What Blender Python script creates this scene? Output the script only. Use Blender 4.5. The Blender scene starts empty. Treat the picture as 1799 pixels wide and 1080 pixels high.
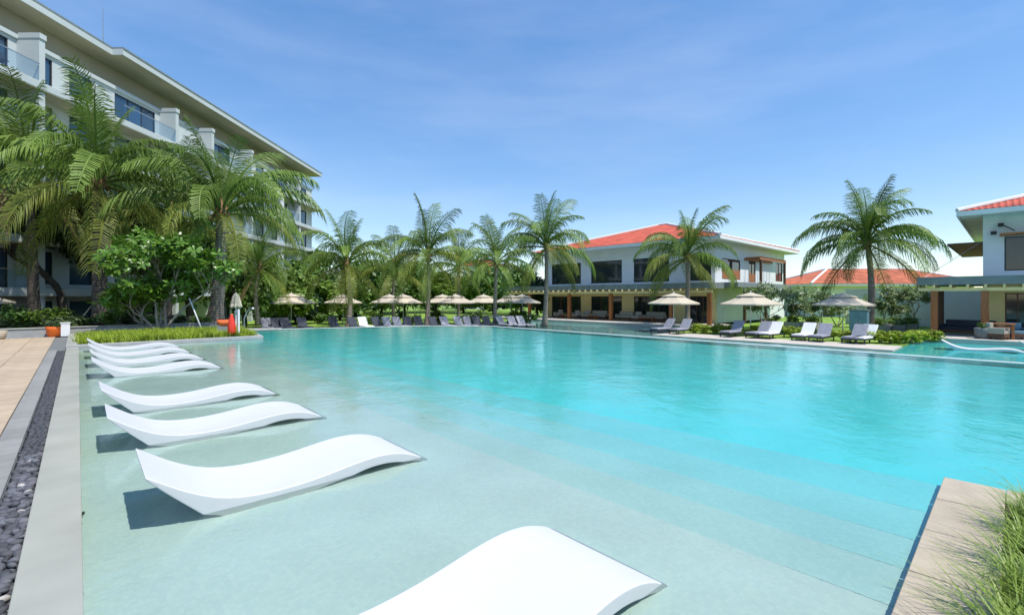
import bpy, bmesh, math, random
from mathutils import Vector, Matrix
R = math.radians
PI = math.pi
sc = bpy.context.scene
C = sc.collection
rnd = random.Random(7)

# ------------------------------------------------------------------ camera, sky, sun, exposure
F = 820.0                      # focal length in pixels of the 1799 px wide photograph
HZ = 522.0                     # horizon row
H = 1.5                        # eye height above the main pool's water (z = 0)
cam_d = bpy.data.cameras.new('camera')
cam_d.sensor_width = 36.0
cam_d.lens = F / 1799 * 36.0
cam_d.shift_y = -(540 - HZ) / 1799
cam_d.clip_start = 0.05
cam_d.clip_end = 3000
cam = bpy.data.objects.new('camera', cam_d)
cam.location = (0, 0, H)
cam.rotation_euler = (R(90), 0, 0)
C.objects.link(cam)
sc.camera = cam

SUN_EL = R(63)
SUN_AZ = math.atan2(0.86, -0.51)          # compass style angle from +Y towards +X
world = bpy.data.worlds.new('World')
sc.world = world
world.use_nodes = True
wn = world.node_tree.nodes
wl = world.node_tree.links
bg = wn['Background']
sky = wn.new('ShaderNodeTexSky')
sky.sky_type = 'NISHITA'
sky.sun_disc = False
sky.sun_elevation = SUN_EL
sky.sun_rotation = SUN_AZ
sky.altitude = 0
sky.air_density = 1.0
sky.dust_density = 0.0
sky.ozone_density = 2.0
bg.inputs['Strength'].default_value = 0.15
# a few faint cirrus veils over the sky colour
tc = wn.new('ShaderNodeTexCoord')
mp = wn.new('ShaderNodeMapping'); mp.inputs['Scale'].default_value = (1.0, 1.6, 5.0)
mp.inputs['Rotation'].default_value = (0, R(18), 0)
nz = wn.new('ShaderNodeTexNoise'); nz.inputs['Scale'].default_value = 1.7
nz.inputs['Detail'].default_value = 5; nz.inputs['Roughness'].default_value = 0.55
cr = wn.new('ShaderNodeValToRGB')
cr.color_ramp.elements[0].position = 0.42; cr.color_ramp.elements[0].color = (0, 0, 0, 1)
cr.color_ramp.elements[1].position = 0.85; cr.color_ramp.elements[1].color = (0.16, 0.16, 0.16, 1)
mx = wn.new('ShaderNodeMixRGB'); mx.inputs[2].default_value = (5.6, 6.0, 6.6, 1)
hs = wn.new('ShaderNodeHueSaturation'); hs.inputs['Saturation'].default_value = 1.52; hs.inputs['Value'].default_value = 1.6; hs.inputs['Hue'].default_value = 0.508
wl.new(tc.outputs['Generated'], mp.inputs[0]); wl.new(mp.outputs[0], nz.inputs['Vector'])
wl.new(nz.outputs['Fac'], cr.inputs[0]); wl.new(cr.outputs[0], mx.inputs[0])
gm = wn.new('ShaderNodeGamma'); gm.inputs['Gamma'].default_value = 0.66     # softer contrast between zenith and horizon
wl.new(sky.outputs[0], gm.inputs['Color']); wl.new(gm.outputs[0], hs.inputs['Color']); wl.new(hs.outputs[0], mx.inputs[1])
wl.new(mx.outputs[0], bg.inputs['Color'])

sun_d = bpy.data.lights.new('sun', 'SUN')
sun_d.energy = 4.0
sun_d.angle = R(0.53)
sun_d.color = (1.0, 0.96, 0.89)
sun = bpy.data.objects.new('sun', sun_d)
sv = Vector((math.sin(SUN_AZ) * math.cos(SUN_EL), math.cos(SUN_AZ) * math.cos(SUN_EL), math.sin(SUN_EL)))
sun.rotation_euler = sv.to_track_quat('Z', 'Y').to_euler()
sun.location = (20, -20, 40)
C.objects.link(sun)
sc.view_settings.view_transform = 'Standard'
sc.view_settings.look = 'None'
sc.view_settings.exposure = 0.45
sc.view_settings.gamma = 1.0
sc.view_settings.use_curve_mapping = False
sc.cycles.max_bounces = 8
sc.cycles.transparent_max_bounces = 12
sc.cycles.caustics_reflective = False
sc.cycles.caustics_refractive = True      # sunlight refracted through the pool surface
sun_d.cycles.is_caustics_light = True
sc.cycles.sample_clamp_indirect = 6

# ------------------------------------------------------------------ frames: pool axes u (away, left) and v (to the right, away)
PHI = math.atan2(763.0, 820.0)              # pool axis u points this far left of the view axis
SA, CA = math.sin(PHI), math.cos(PHI)
ROT = PHI                                   # local x -> v, local y -> u


def W(u, v, z=0.0):
    return Vector((-SA * u + CA * v, CA * u + SA * v, z))


def UV(p):
    return (-SA * p[0] + CA * p[1], CA * p[0] + SA * p[1])


def G(x, y, z=0.0):
    """ground point seen at photo pixel x, y on the level z"""
    d = F * (H - z) / (y - HZ)
    return Vector(((x - 900) / F * d, d, z))


def D(x, d, z=0.0):
    return Vector(((x - 900) / F * d, d, z))


def u_on(x, v):
    t = (x - 900) / F
    d = v / (CA * t + SA)
    return (-SA * t + CA) * d


def v_on(x, u):
    t = (x - 900) / F
    d = u / (-SA * t + CA)
    return (CA * t + SA) * d


# ------------------------------------------------------------------ helpers
class MB:
    def __init__(s):
        s.v = []; s.f = []

    def add(s, vs, fs):
        n = len(s.v)
        s.v.extend([tuple(p) for p in vs])
        s.f.extend([tuple(i + n for i in f) for f in fs])
        return s

    def box(s, x0, x1, y0, y1, z0, z1):
        s.add([(x0, y0, z0), (x1, y0, z0), (x1, y1, z0), (x0, y1, z0), (x0, y0, z1), (x1, y0, z1), (x1, y1, z1), (x0, y1, z1)],
              [(0, 3, 2, 1), (4, 5, 6, 7), (0, 1, 5, 4), (1, 2, 6, 5), (2, 3, 7, 6), (3, 0, 4, 7)])
        return s

    def prism(s, poly, z0, z1):
        n = len(poly)
        s.add([(p[0], p[1], z0) for p in poly] + [(p[0], p[1], z1) for p in poly],
              [tuple(reversed(range(n))), tuple(range(n, 2 * n))] + [(i, (i + 1) % n, n + (i + 1) % n, n + i) for i in range(n)])
        return s

    def tube(s, pts, rad, n=8, cap=True):
        pts = [Vector(p) for p in pts]
        if not isinstance(rad, (list, tuple)):
            rad = [rad] * len(pts)
        rings = []
        for i, p in enumerate(pts):
            a = pts[max(i - 1, 0)]; b = pts[min(i + 1, len(pts) - 1)]
            t = (b - a).normalized() if (b - a).length > 1e-9 else Vector((0, 0, 1))
            ref = Vector((1, 0, 0)) if abs(t.x) < 0.85 else Vector((0, 1, 0))
            e = t.cross(ref).normalized(); g = t.cross(e)
            rings.append([p + (e * math.cos(2 * PI * k / n) + g * math.sin(2 * PI * k / n)) * rad[i] for k in range(n)])
        vs = [q for r in rings for q in r]
        fs = []
        for i in range(len(pts) - 1):
            for k in range(n):
                a = i * n + k; b = i * n + (k + 1) % n
                fs.append((a, b, b + n, a + n))
        if cap:
            fs.append(tuple(range(n))[::-1]); fs.append(tuple(range((len(pts) - 1) * n, len(pts) * n)))
        s.add(vs, fs)
        return s

    def lathe(s, prof, n=16, c=(0, 0, 0)):
        """prof: (radius, z) list"""
        vs = [(c[0] + r * math.cos(2 * PI * k / n), c[1] + r * math.sin(2 * PI * k / n), c[2] + z) for r, z in prof for k in range(n)]
        fs = [(i * n + k, i * n + (k + 1) % n, (i + 1) * n + (k + 1) % n, (i + 1) * n + k) for i in range(len(prof) - 1) for k in range(n)]
        fs.append(tuple(range(n))[::-1]); fs.append(tuple(range((len(prof) - 1) * n, len(prof) * n)))
        s.add(vs, fs)
        return s

    def mesh(s, name, m, smooth=False):
        me = bpy.data.meshes.new(name)
        me.from_pydata(s.v, [], s.f)
        me.materials.append(m)
        if smooth:
            me.polygons.foreach_set('use_smooth', [True] * len(me.polygons))
        me.update()
        return me

    def build(s, name, m, parent=None, smooth=False, bevel=0, solid=0, fix=False):
        o = bpy.data.objects.new(name, s.mesh(name, m, smooth))
        C.objects.link(o)
        if fix:
            b = bmesh.new(); b.from_mesh(o.data); bmesh.ops.recalc_face_normals(b, faces=b.faces); b.to_mesh(o.data); b.free()
        if parent: o.parent = parent
        if solid:
            md = o.modifiers.new('solid', 'SOLIDIFY'); md.thickness = solid; md.offset = 0
        if bevel:
            md = o.modifiers.new('bevel', 'BEVEL'); md.width = bevel; md.segments = 2; md.limit_method = 'ANGLE'; md.angle_limit = R(40)
        return o


def put(name, me, parent=None, loc=(0, 0, 0), rot=(0, 0, 0), scale=(1, 1, 1)):
    o = bpy.data.objects.new(name, me)
    C.objects.link(o)
    if parent: o.parent = parent
    o.location = loc; o.rotation_euler = rot
    o.scale = scale if isinstance(scale, (tuple, list)) else (scale,) * 3
    return o


def tag(o, label=None, cat=None, group=None, kind=None):
    if label: o['label'] = label
    if cat: o['category'] = cat
    if group: o['group'] = group
    if kind: o['kind'] = kind
    return o


def empty(name, loc=(0, 0, 0), rz=0, label=None, cat=None, group=None, scale=1):
    o = bpy.data.objects.new(name, None)
    C.objects.link(o)
    o.empty_display_size = 0.2
    o.location = loc; o.rotation_euler = (0, 0, rz); o.scale = (scale,) * 3
    return tag(o, label, cat, group)


KIDS = {}


def copy_tree(o, parent=None):
    c = o.copy(); C.objects.link(c)
    if parent: c.parent = parent
    for ch in list(o.children):
        copy_tree(ch, c)
    return c


ORD = ['first', 'second', 'third', 'fourth', 'fifth', 'sixth', 'seventh', 'eighth', 'ninth', 'tenth', 'eleventh', 'twelfth', 'thirteenth',
       'fourteenth', 'fifteenth', 'sixteenth', 'seventeenth', 'eighteenth', 'nineteenth', 'twentieth']


# ------------------------------------------------------------------ materials
def mat(name, col, rough=0.6, var=0.12, scale=3.0, bump=0.0, bscale=40.0, metal=0.0, spec=0.5, col2=None, transl=0.0, rand=0.0, coord='Object', stretch=None):
    m = bpy.data.materials.new(name); m.use_nodes = True
    nt = m.node_tree; n = nt.nodes; l = nt.links
    p = n['Principled BSDF']
    p.inputs['Roughness'].default_value = rough
    p.inputs['Metallic'].default_value = metal
    p.inputs['Specular IOR Level'].default_value = spec
    t = n.new('ShaderNodeTexCoord')
    src = t.outputs[coord]
    if stretch:
        mpn = n.new('ShaderNodeMapping'); mpn.inputs['Scale'].default_value = stretch
        l.new(src, mpn.inputs[0]); src = mpn.outputs[0]
    noi = n.new('ShaderNodeTexNoise'); noi.inputs['Scale'].default_value = scale; noi.inputs['Detail'].default_value = 6
    l.new(src, noi.inputs['Vector'])
    ramp = n.new('ShaderNodeValToRGB')
    a = [max(0, c * (1 - var)) for c in col]; b = [min(1, c * (1 + var)) for c in (col2 or col)]
    ramp.color_ramp.elements[0].position = 0.3; ramp.color_ramp.elements[0].color = (*a, 1)
    ramp.color_ramp.elements[1].position = 0.7; ramp.color_ramp.elements[1].color = (*b, 1)
    l.new(noi.outputs['Fac'], ramp.inputs[0])
    out = ramp.outputs[0]
    if rand:
        oi = n.new('ShaderNodeObjectInfo')
        mr = n.new('ShaderNodeMapRange'); mr.inputs[3].default_value = 1 - rand; mr.inputs[4].default_value = 1 + rand
        l.new(oi.outputs['Random'], mr.inputs[0])
        hv = n.new('ShaderNodeHueSaturation'); l.new(mr.outputs[0], hv.inputs['Value']); l.new(out, hv.inputs['Color'])
        out = hv.outputs[0]
    l.new(out, p.inputs['Base Color'])
    if bump:
        nb = n.new('ShaderNodeTexNoise'); nb.inputs['Scale'].default_value = bscale; nb.inputs['Detail'].default_value = 4
        l.new(src, nb.inputs['Vector'])
        bp = n.new('ShaderNodeBump'); bp.inputs['Strength'].default_value = bump; bp.inputs['Distance'].default_value = 0.02
        l.new(nb.outputs['Fac'], bp.inputs['Height']); l.new(bp.outputs[0], p.inputs['Normal'])
    if transl:
        tr = n.new('ShaderNodeBsdfTranslucent'); l.new(out, tr.inputs['Color'])
        ms = n.new('ShaderNodeMixShader'); ms.inputs[0].default_value = transl
        l.new(p.outputs[0], ms.inputs[1]); l.new(tr.outputs[0], ms.inputs[2])
        l.new(ms.outputs[0], n['Material Output'].inputs['Surface'])
    return m


def water_mat(name, bump, scale=1.0, tint=(1, 1, 1)):
    m = bpy.data.materials.new(name); m.use_nodes = True
    nt = m.node_tree; n = nt.nodes; l = nt.links
    n.remove(n['Principled BSDF'])
    t = n.new('ShaderNodeTexCoord')
    mpn = n.new('ShaderNodeMapping'); mpn.inputs['Scale'].default_value = (1.0, 0.8, 1.0)
    l.new(t.outputs['Object'], mpn.inputs[0])
    n1 = n.new('ShaderNodeTexNoise'); n1.inputs['Scale'].default_value = 1.3 * scale; n1.inputs['Detail'].default_value = 2
    n2 = n.new('ShaderNodeTexNoise'); n2.inputs['Scale'].default_value = 7.0 * scale; n2.inputs['Detail'].default_value = 3; n2.inputs['Distortion'].default_value = 0.6
    l.new(mpn.outputs[0], n1.inputs['Vector']); l.new(mpn.outputs[0], n2.inputs['Vector'])
    b1 = n.new('ShaderNodeBump'); b1.inputs['Strength'].default_value = 1.0; b1.inputs['Distance'].default_value = bump
    b2 = n.new('ShaderNodeBump'); b2.inputs['Strength'].default_value = 1.0; b2.inputs['Distance'].default_value = bump * 0.27
    l.new(n1.outputs['Fac'], b1.inputs['Height']); l.new(n2.outputs['Fac'], b2.inputs['Height'])
    l.new(b1.outputs[0], b2.inputs['Normal'])
    n3 = n.new('ShaderNodeTexNoise'); n3.inputs['Scale'].default_value = 24.0 * scale; n3.inputs['Detail'].default_value = 2; n3.inputs['Distortion'].default_value = 0.8
    l.new(mpn.outputs[0], n3.inputs['Vector'])
    b3 = n.new('ShaderNodeBump'); b3.inputs['Strength'].default_value = 1.0; b3.inputs['Distance'].default_value = bump * 0.075
    l.new(n3.outputs['Fac'], b3.inputs['Height']); l.new(b2.outputs[0], b3.inputs['Normal']); b2 = b3
    gg = n.new('ShaderNodeBsdfGlass'); gg.inputs['Roughness'].default_value = 0.0; gg.inputs['IOR'].default_value = 1.33
    gg.inputs['Color'].default_value = (*tint, 1)
    l.new(b2.outputs[0], gg.inputs['Normal'])
    l.new(gg.outputs[0], n['Material Output'].inputs['Surface'])
    return m


def glass_mat(name, tint, refl=1.5):
    m = bpy.data.materials.new(name); m.use_nodes = True
    nt = m.node_tree; n = nt.nodes; l = nt.links
    n.remove(n['Principled BSDF'])
    tr = n.new('ShaderNodeBsdfTransparent'); tr.inputs['Color'].default_value = (*tint, 1)
    gl = n.new('ShaderNodeBsdfGlossy'); gl.inputs['Roughness'].default_value = 0.01
    ms = n.new('ShaderNodeMixShader')
    ms.inputs[0].default_value = 0.06; l.new(tr.outputs[0], ms.inputs[1]); l.new(gl.outputs[0], ms.inputs[2])
    l.new(ms.outputs[0], n['Material Output'].inputs['Surface'])
    return m


def mosaic_mat(name, col, scale=18.0, grout=0.93):
    """small pool mosaic: slight colour change from tile to tile and fine joints"""
    m = mat(name, col, 0.35, 0.06, 1.2)
    nt = m.node_tree; n = nt.nodes; l = nt.links
    p = n['Principled BSDF']
    base = p.inputs['Base Color'].links[0].from_socket
    t = n.new('ShaderNodeTexCoord')
    mpn = n.new('ShaderNodeMapping'); mpn.inputs['Rotation'].default_value = (0, 0, -ROT)
    l.new(t.outputs['Object'], mpn.inputs[0])
    br = n.new('ShaderNodeTexBrick'); br.inputs['Scale'].default_value = scale; br.offset = 0
    br.inputs['Brick Width'].default_value = 0.5; br.inputs['Row Height'].default_value = 0.5; br.inputs['Mortar Size'].default_value = 0.02
    br.inputs['Color1'].default_value = (1, 1, 1, 1); br.inputs['Color2'].default_value = (0.9, 0.93, 0.95, 1); br.inputs['Mortar'].default_value = (grout,) * 3 + (1,)
    l.new(mpn.outputs[0], br.inputs['Vector'])
    mu = n.new('ShaderNodeMixRGB'); mu.blend_type = 'MULTIPLY'; mu.inputs[0].default_value = 1
    l.new(base, mu.inputs[1]); l.new(br.outputs['Color'], mu.inputs[2]); l.new(mu.outputs[0], p.inputs['Base Color'])
    return m


def palm_trunk_mat(name, col):
    m = mat(name, col, 0.9, 0.25, 6.0, 0.4, 30.0)
    nt = m.node_tree; n = nt.nodes; l = nt.links
    p = n['Principled BSDF']; base = p.inputs['Base Color'].links[0].from_socket
    t = n.new('ShaderNodeTexCoord')
    wv = n.new('ShaderNodeTexWave'); wv.bands_direction = 'Z'; wv.inputs['Scale'].default_value = 2.6; wv.inputs['Distortion'].default_value = 3.0
    wv.inputs['Detail Scale'].default_value = 1.5
    l.new(t.outputs['Object'], wv.inputs['Vector'])
    rp = n.new('ShaderNodeValToRGB'); rp.color_ramp.elements[0].color = (0.55, 0.52, 0.5, 1); rp.color_ramp.elements[0].position = 0.1
    rp.color_ramp.elements[1].color = (1.1, 1.1, 1.1, 1); rp.color_ramp.elements[1].position = 0.5
    l.new(wv.outputs['Fac'], rp.inputs[0])
    mu = n.new('ShaderNodeMixRGB'); mu.blend_type = 'MULTIPLY'; mu.inputs[0].default_value = 1
    l.new(base, mu.inputs[1]); l.new(rp.outputs[0], mu.inputs[2]); l.new(mu.outputs[0], p.inputs['Base Color'])
    return m


M = {}
M['lawn'] = mat('lawn', (0.14, 0.26, 0.028), 0.9, 0.3, 0.8, 0.5, 60, col2=(0.20, 0.31, 0.035))
M['soil'] = mat('soil', (0.06, 0.045, 0.03), 0.95, 0.3, 4)
M['shelf'] = mosaic_mat('shelf_tile', (0.64, 0.74, 0.655))
M['step1'] = mosaic_mat('step_depth_tint_pale', (0.53, 0.72, 0.645))  # step colours carry the water's depth tint, stronger with each step
M['step2'] = mosaic_mat('step_depth_tint_light', (0.43, 0.72, 0.67))
M['step3'] = mosaic_mat('step_depth_tint_mid', (0.33, 0.735, 0.71))
M['step4'] = mosaic_mat('step_depth_tint_turquoise', (0.23, 0.76, 0.76))
M['lower_tile'] = mosaic_mat('lower_pool_tile', (0.34, 0.60, 0.57))
M['deep'] = mosaic_mat('deep_water_tint', (0.12, 0.79, 0.79))  # tint of deep water painted into the floor and wall colour
M['band'] = mosaic_mat('waterline_tile', (0.10, 0.26, 0.26))
M['water'] = water_mat('pool_water', 0.017, tint=(0.93, 1, 0.985))
M['water2'] = water_mat('lower_pool_water', 0.010, tint=(0.93, 1, 0.985))
M['coping'] = mat('coping_stone', (0.345, 0.345, 0.295), 0.45, 0.13, 1.4, 0.08, 90)
M['weir'] = mat('weir_stone', (0.62, 0.66, 0.62), 0.3, 0.08, 3, 0.1, 60)
M['pinkstone'] = mat('beige_stone', (0.40, 0.335, 0.25), 0.75, 0.12, 5, 0.25, 70, rand=0.06)
M['tan'] = mat('tan_sandstone', (0.42, 0.325, 0.225), 0.8, 0.14, 3, 0.2, 60, rand=0.07)
M['grey_tile'] = mat('grey_granite', (0.24, 0.235, 0.22), 0.75, 0.1, 6, 0.2, 90, rand=0.09)
M['paving'] = mat('pale_paving', (0.50, 0.45, 0.39), 0.8, 0.1, 2)
M['dark_stone'] = mat('dark_kerb_stone', (0.16, 0.17, 0.17), 0.7, 0.15, 5, 0.2, 60)
M['pebble'] = mat('dark_pebble', (0.085, 0.087, 0.098), 0.6, 0.3, 14, 0.3, 60, rand=0.6)
M['pebble_pale'] = mat('pale_pebble', (0.38, 0.36, 0.33), 0.6, 0.2, 14)
M['plastic'] = mat('white_resin', (0.60, 0.60, 0.605), 0.42, 0.02, 4, 0.02, 200)
M['white_wall'] = mat('white_plaster', (0.72, 0.73, 0.73), 0.8, 0.05, 0.8, 0.05, 30)
M['hotel_wall'] = mat('hotel_plaster', (0.50, 0.54, 0.53), 0.8, 0.06, 0.5)
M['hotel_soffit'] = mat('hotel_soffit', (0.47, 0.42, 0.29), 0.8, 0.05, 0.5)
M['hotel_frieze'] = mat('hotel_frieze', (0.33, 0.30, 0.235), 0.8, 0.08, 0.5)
M['cream'] = mat('cream_wall', (0.80, 0.65, 0.32), 0.8, 0.06, 1)
M['fascia'] = mat('white_fascia', (0.78, 0.78, 0.76), 0.6, 0.04, 1)
M['slate'] = mat('slate_fascia', (0.20, 0.235, 0.23), 0.6, 0.12, 2)
M['tile_red'] = mat('red_roof_tile', (0.42, 0.072, 0.038), 0.8, 0.32, 1.1, 0.2, 20, stretch=(1, 1, 1))
M['tile_orange'] = mat('orange_roof_tile', (0.48, 0.135, 0.065), 0.8, 0.3, 1.1, 0.2, 20)
M['wood'] = mat('orange_wood', (0.34, 0.12, 0.035), 0.55, 0.25, 3, 0.1, 40, stretch=(4, 4, 0.6))
M['darkwood'] = mat('dark_wood', (0.11, 0.05, 0.025), 0.6, 0.25, 3, stretch=(4, 4, 0.6))
M['frame'] = mat('dark_window_frame', (0.025, 0.025, 0.028), 0.4, 0.1, 3)
M['pane'] = mat('dark_glass', (0.02, 0.03, 0.032), 0.04, 0.1, 1, spec=0.8)
M['bluepane'] = mat('blue_glass', (0.03, 0.07, 0.12), 0.05, 0.2, 0.6, spec=0.9)
M['rail'] = glass_mat('railing_glass', (0.86, 0.93, 0.97))
M['metal'] = mat('steel', (0.45, 0.46, 0.47), 0.35, 0.05, 4, metal=0.8)
M['canvas'] = mat('cream_canvas', (0.66, 0.58, 0.45), 0.85, 0.05, 2, transl=0.25)
M['canvas_grey'] = mat('grey_canvas', (0.62, 0.55, 0.45), 0.85, 0.05, 2, transl=0.25)
M['slate_fabric'] = mat('slate_fabric', (0.035, 0.042, 0.06), 0.85, 0.12, 6)
M['grey_fabric'] = mat('grey_fabric', (0.29, 0.29, 0.33), 0.85, 0.1, 6)
M['towel'] = mat('white_towel', (0.80, 0.79, 0.77), 0.9, 0.04, 9, 0.2, 80)
M['sofa'] = mat('sofa_fabric', (0.36, 0.32, 0.26), 0.9, 0.1, 6)
M['frond'] = mat('palm_leaf', (0.105, 0.180, 0.028), 0.5, 0.25, 2.0, spec=0.35, transl=0.28, rand=0.3, col2=(0.165, 0.245, 0.040))
M['frond_old'] = mat('yellowing_palm_leaf', (0.14, 0.19, 0.030), 0.55, 0.25, 2.0, spec=0.3, transl=0.32, rand=0.25, col2=(0.21, 0.235, 0.04))
M['frond_dead'] = mat('dry_palm_leaf', (0.22, 0.15, 0.07), 0.8, 0.25, 2.0, transl=0.2, rand=0.2)
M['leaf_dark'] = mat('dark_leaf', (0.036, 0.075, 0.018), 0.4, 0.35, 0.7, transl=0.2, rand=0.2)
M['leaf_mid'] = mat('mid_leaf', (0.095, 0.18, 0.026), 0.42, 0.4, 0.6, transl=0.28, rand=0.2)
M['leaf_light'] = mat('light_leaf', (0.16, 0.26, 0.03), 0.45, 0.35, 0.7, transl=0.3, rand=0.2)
M['leaf_grey'] = mat('grey_green_leaf', (0.22, 0.30, 0.12), 0.45, 0.35, 0.8, transl=0.28, rand=0.2)
M['leaf_frangi'] = mat('frangipani_leaf', (0.12, 0.24, 0.028), 0.35, 0.35, 1.2, transl=0.3)
M['hedge'] = mat('lime_hedge_leaf', (0.27, 0.36, 0.022), 0.45, 0.3, 2, transl=0.3, rand=0.15)
M['bedgrass'] = mat('bed_grass', (0.19, 0.31, 0.02), 0.5, 0.35, 3, transl=0.3, col2=(0.30, 0.38, 0.03))
M['sedge'] = mat('sedge_blade', (0.13, 0.25, 0.02), 0.45, 0.35, 8, transl=0.3, col2=(0.24, 0.32, 0.04))
M['bark'] = mat('grey_bark', (0.30, 0.27, 0.22), 0.9, 0.2, 8, 0.4, 40)
M['bark_dark'] = mat('dark_bark', (0.07, 0.055, 0.04), 0.9, 0.3, 6, 0.4, 30)
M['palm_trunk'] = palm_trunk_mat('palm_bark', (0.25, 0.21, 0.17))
M['palm_trunk_shaded'] = palm_trunk_mat('shaded_palm_bark', (0.09, 0.075, 0.06))  # same bark darkened: the shade on the trunk is in the colour
M['fibre'] = mat('palm_fibre', (0.22, 0.13, 0.06), 0.9, 0.3, 8)
M['coconut'] = mat('coconut', (0.22, 0.17, 0.04), 0.6, 0.2, 3)
M['petal'] = mat('white_petal', (0.80, 0.78, 0.70), 0.6, 0.03, 3)
M['red'] = mat('red_plastic', (0.72, 0.045, 0.02), 0.35, 0.05, 3)
M['orange'] = mat('orange_plastic', (0.75, 0.16, 0.04), 0.4, 0.06, 3)
M['terracotta'] = mat('orange_glaze', (0.70, 0.14, 0.015), 0.4, 0.1, 3)
M['concrete'] = mat('grey_concrete', (0.34, 0.34, 0.33), 0.85, 0.12, 3, 0.2, 30)
M['teal'] = mat('blue_grey_board', (0.13, 0.24, 0.30), 0.5, 0.1, 2)
M['black'] = mat('black_rubber', (0.012, 0.012, 0.013), 0.5, 0.1, 3)
M['whitepaint'] = mat('white_paint', (0.75, 0.75, 0.74), 0.5, 0.04, 3)

LOW = -0.95                    # level of the lower terraces
LOWW = -1.0                    # water of the lower pool

# ------------------------------------------------------------------ ground and terraces
b = MB()
S = 900
# ring of ground round the pools (a hole would show nothing, the basins lie above and inside it)
b.add([(-S, -S, -2.4), (S, -S, -2.4), (S, S, -2.4), (-S, S, -2.4)], [(0, 1, 2, 3)])
tag(b.build('subsoil', M['soil']), kind='structure')
poly = [W(60, -40), W(60, 6), W(27.5, 6.6), W(22, 19), W(36, 34.9), W(36, 90), W(-40, 90), W(-40, 34.9), W(-60, 34.9)]
# lawn: everything beyond the pools
b = MB()
far = [(-S, 26), (-60, 26), tuple(W(31, 6.0)[:2]), tuple(W(29.5, 13)[:2]), tuple(W(27.5, 20)[:2]), tuple(W(36.2, 30)[:2]), tuple(W(36.2, 38)[:2]), tuple(W(-30, 38)[:2]), (S, 10), (S, S), (-S, S)]
b.prism(far, -2.3, LOW - 0.02)
tag(b.build('lawn', M['lawn']), kind='structure')

# pool polygon in u, v
POOL = [(0.38, 0.02), (18.6, 0.02), (18.6, 4.95), (23.4, 5.5), (23.4, 6.9), (22.5, 9.4), (20.9, 13.2), (18.4, 15.55), (-9, 15.55), (-9, 5.2), (0.38, 5.2)]


def uvpoly(ps):
    return [tuple(W(u, v)[:2]) for u, v in ps]


# pool floor: shelf, steps, deep part (each its own slab, proud of the next)
levels = [(0.0, 2.95, -0.21, 'pool_shelf', 'shelf'), (2.95, 3.40, -0.27, 'pool_step', 'step1'), (3.40, 3.85, -0.34, 'pool_step', 'step2'), (3.85, 4.40, -0.42, 'pool_step', 'step3'), (4.40, 5.10, -0.52, 'pool_step', 'step4')]
for v0, v1, z, nm, mm in levels:
    b = MB(); b.prism(uvpoly([(-0.2, v0), (18.9, v0), (18.9, v1), (-0.2, v1)]), -1.6, z)
    tag(b.build(nm, M[mm], bevel=0.015, fix=True), kind='structure')
b = MB(); b.prism(uvpoly([(-9.3, 5.10), (24, 5.10), (24, 16), (-9.3, 16)]), -1.7, -0.8)
tag(b.build('pool_floor', M['deep'], fix=True), kind='structure')
for v0, v1, z, nm, mm in levels:                  # added ramps up to the planter, shaped to narrow its cast shadow
    b = MB()
    pr = [(-0.2, -0.9), (8.5, -0.9), (8.5, z - 0.004), (0.5, -0.06), (-0.2, -0.06)]
    vs = [W(uu, v0 + .002, zz_) for uu, zz_ in pr] + [W(uu, v1 - .002, zz_) for uu, zz_ in pr]
    b.add(vs, [(0, 1, 2, 3, 4), (9, 8, 7, 6, 5)] + [(k, (k + 1) % 5, (k + 1) % 5 + 5, k + 5) for k in range(5)])
    tag(b.build(nm, M[mm], fix=True), kind='structure')
# inner pool walls with a dark waterline band
b = MB(); b2 = MB()
for i in range(4, 8):
    p, q = POOL[i], POOL[(i + 1) % len(POOL)]
    a, c = W(*p), W(*q)
    n = (c - a).normalized().cross(Vector((0, 0, 1))) * -1.0
    off = n * 0.02
    b2.add([a + Vector((0, 0, -0.17)), c + Vector((0, 0, -0.17)), c + Vector((0, 0, -0.012)), a + Vector((0, 0, -0.012))], [(0, 1, 2, 3)])
    b.add([a + Vector((0, 0, -1.2)), c + Vector((0, 0, -1.2)), c + Vector((0, 0, -0.172)), a + Vector((0, 0, -0.172))], [(0, 1, 2, 3)])
tag(b.build('pool_wall', M['deep']), kind='structure')
tag(b2.build('waterline_tiles', M['band']), kind='structure')

# water body
wp = [(0.30, -0.02), (18.7, -0.02), (18.7, 5.0), (23.5, 5.5), (23.5, 6.95), (22.55, 9.45), (20.95, 13.25), (18.45, 15.6), (-9.2, 15.6), (-9.2, 5.1), (0.30, 5.1)]
def sheet(ps, z):
    q = uvpoly(ps); ar = sum(q[i][0] * q[(i + 1) % len(q)][1] - q[(i + 1) % len(q)][0] * q[i][1] for i in range(len(q)))
    if ar < 0: q = q[::-1]
    m_ = MB(); m_.add([(x, y, z) for x, y in q], [tuple(range(len(q)))])
    return m_


tag(sheet(wp, 0.0).build('water', M['water'], smooth=True), kind='structure')

# weir round the far sides: pale wet lip, dark outer face
b = MB()
lip = [(23.4, 6.9), (22.5, 9.4), (20.9, 13.2), (18.4, 15.55), (-9, 15.55)]
outer = [(23.62, 6.98), (22.72, 9.5), (21.1, 13.33), (18.5, 15.80), (-9, 15.80)]
for i in range(len(lip) - 1):
    pl = [lip[i], outer[i], outer[i + 1], lip[i + 1]]
    b.prism(uvpoly([(pl[0]), (pl[3]), (pl[2]), (pl[1])]), -1.5, 0.012)
tag(b.build('weir', M['weir'], fix=True), kind='structure')

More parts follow.
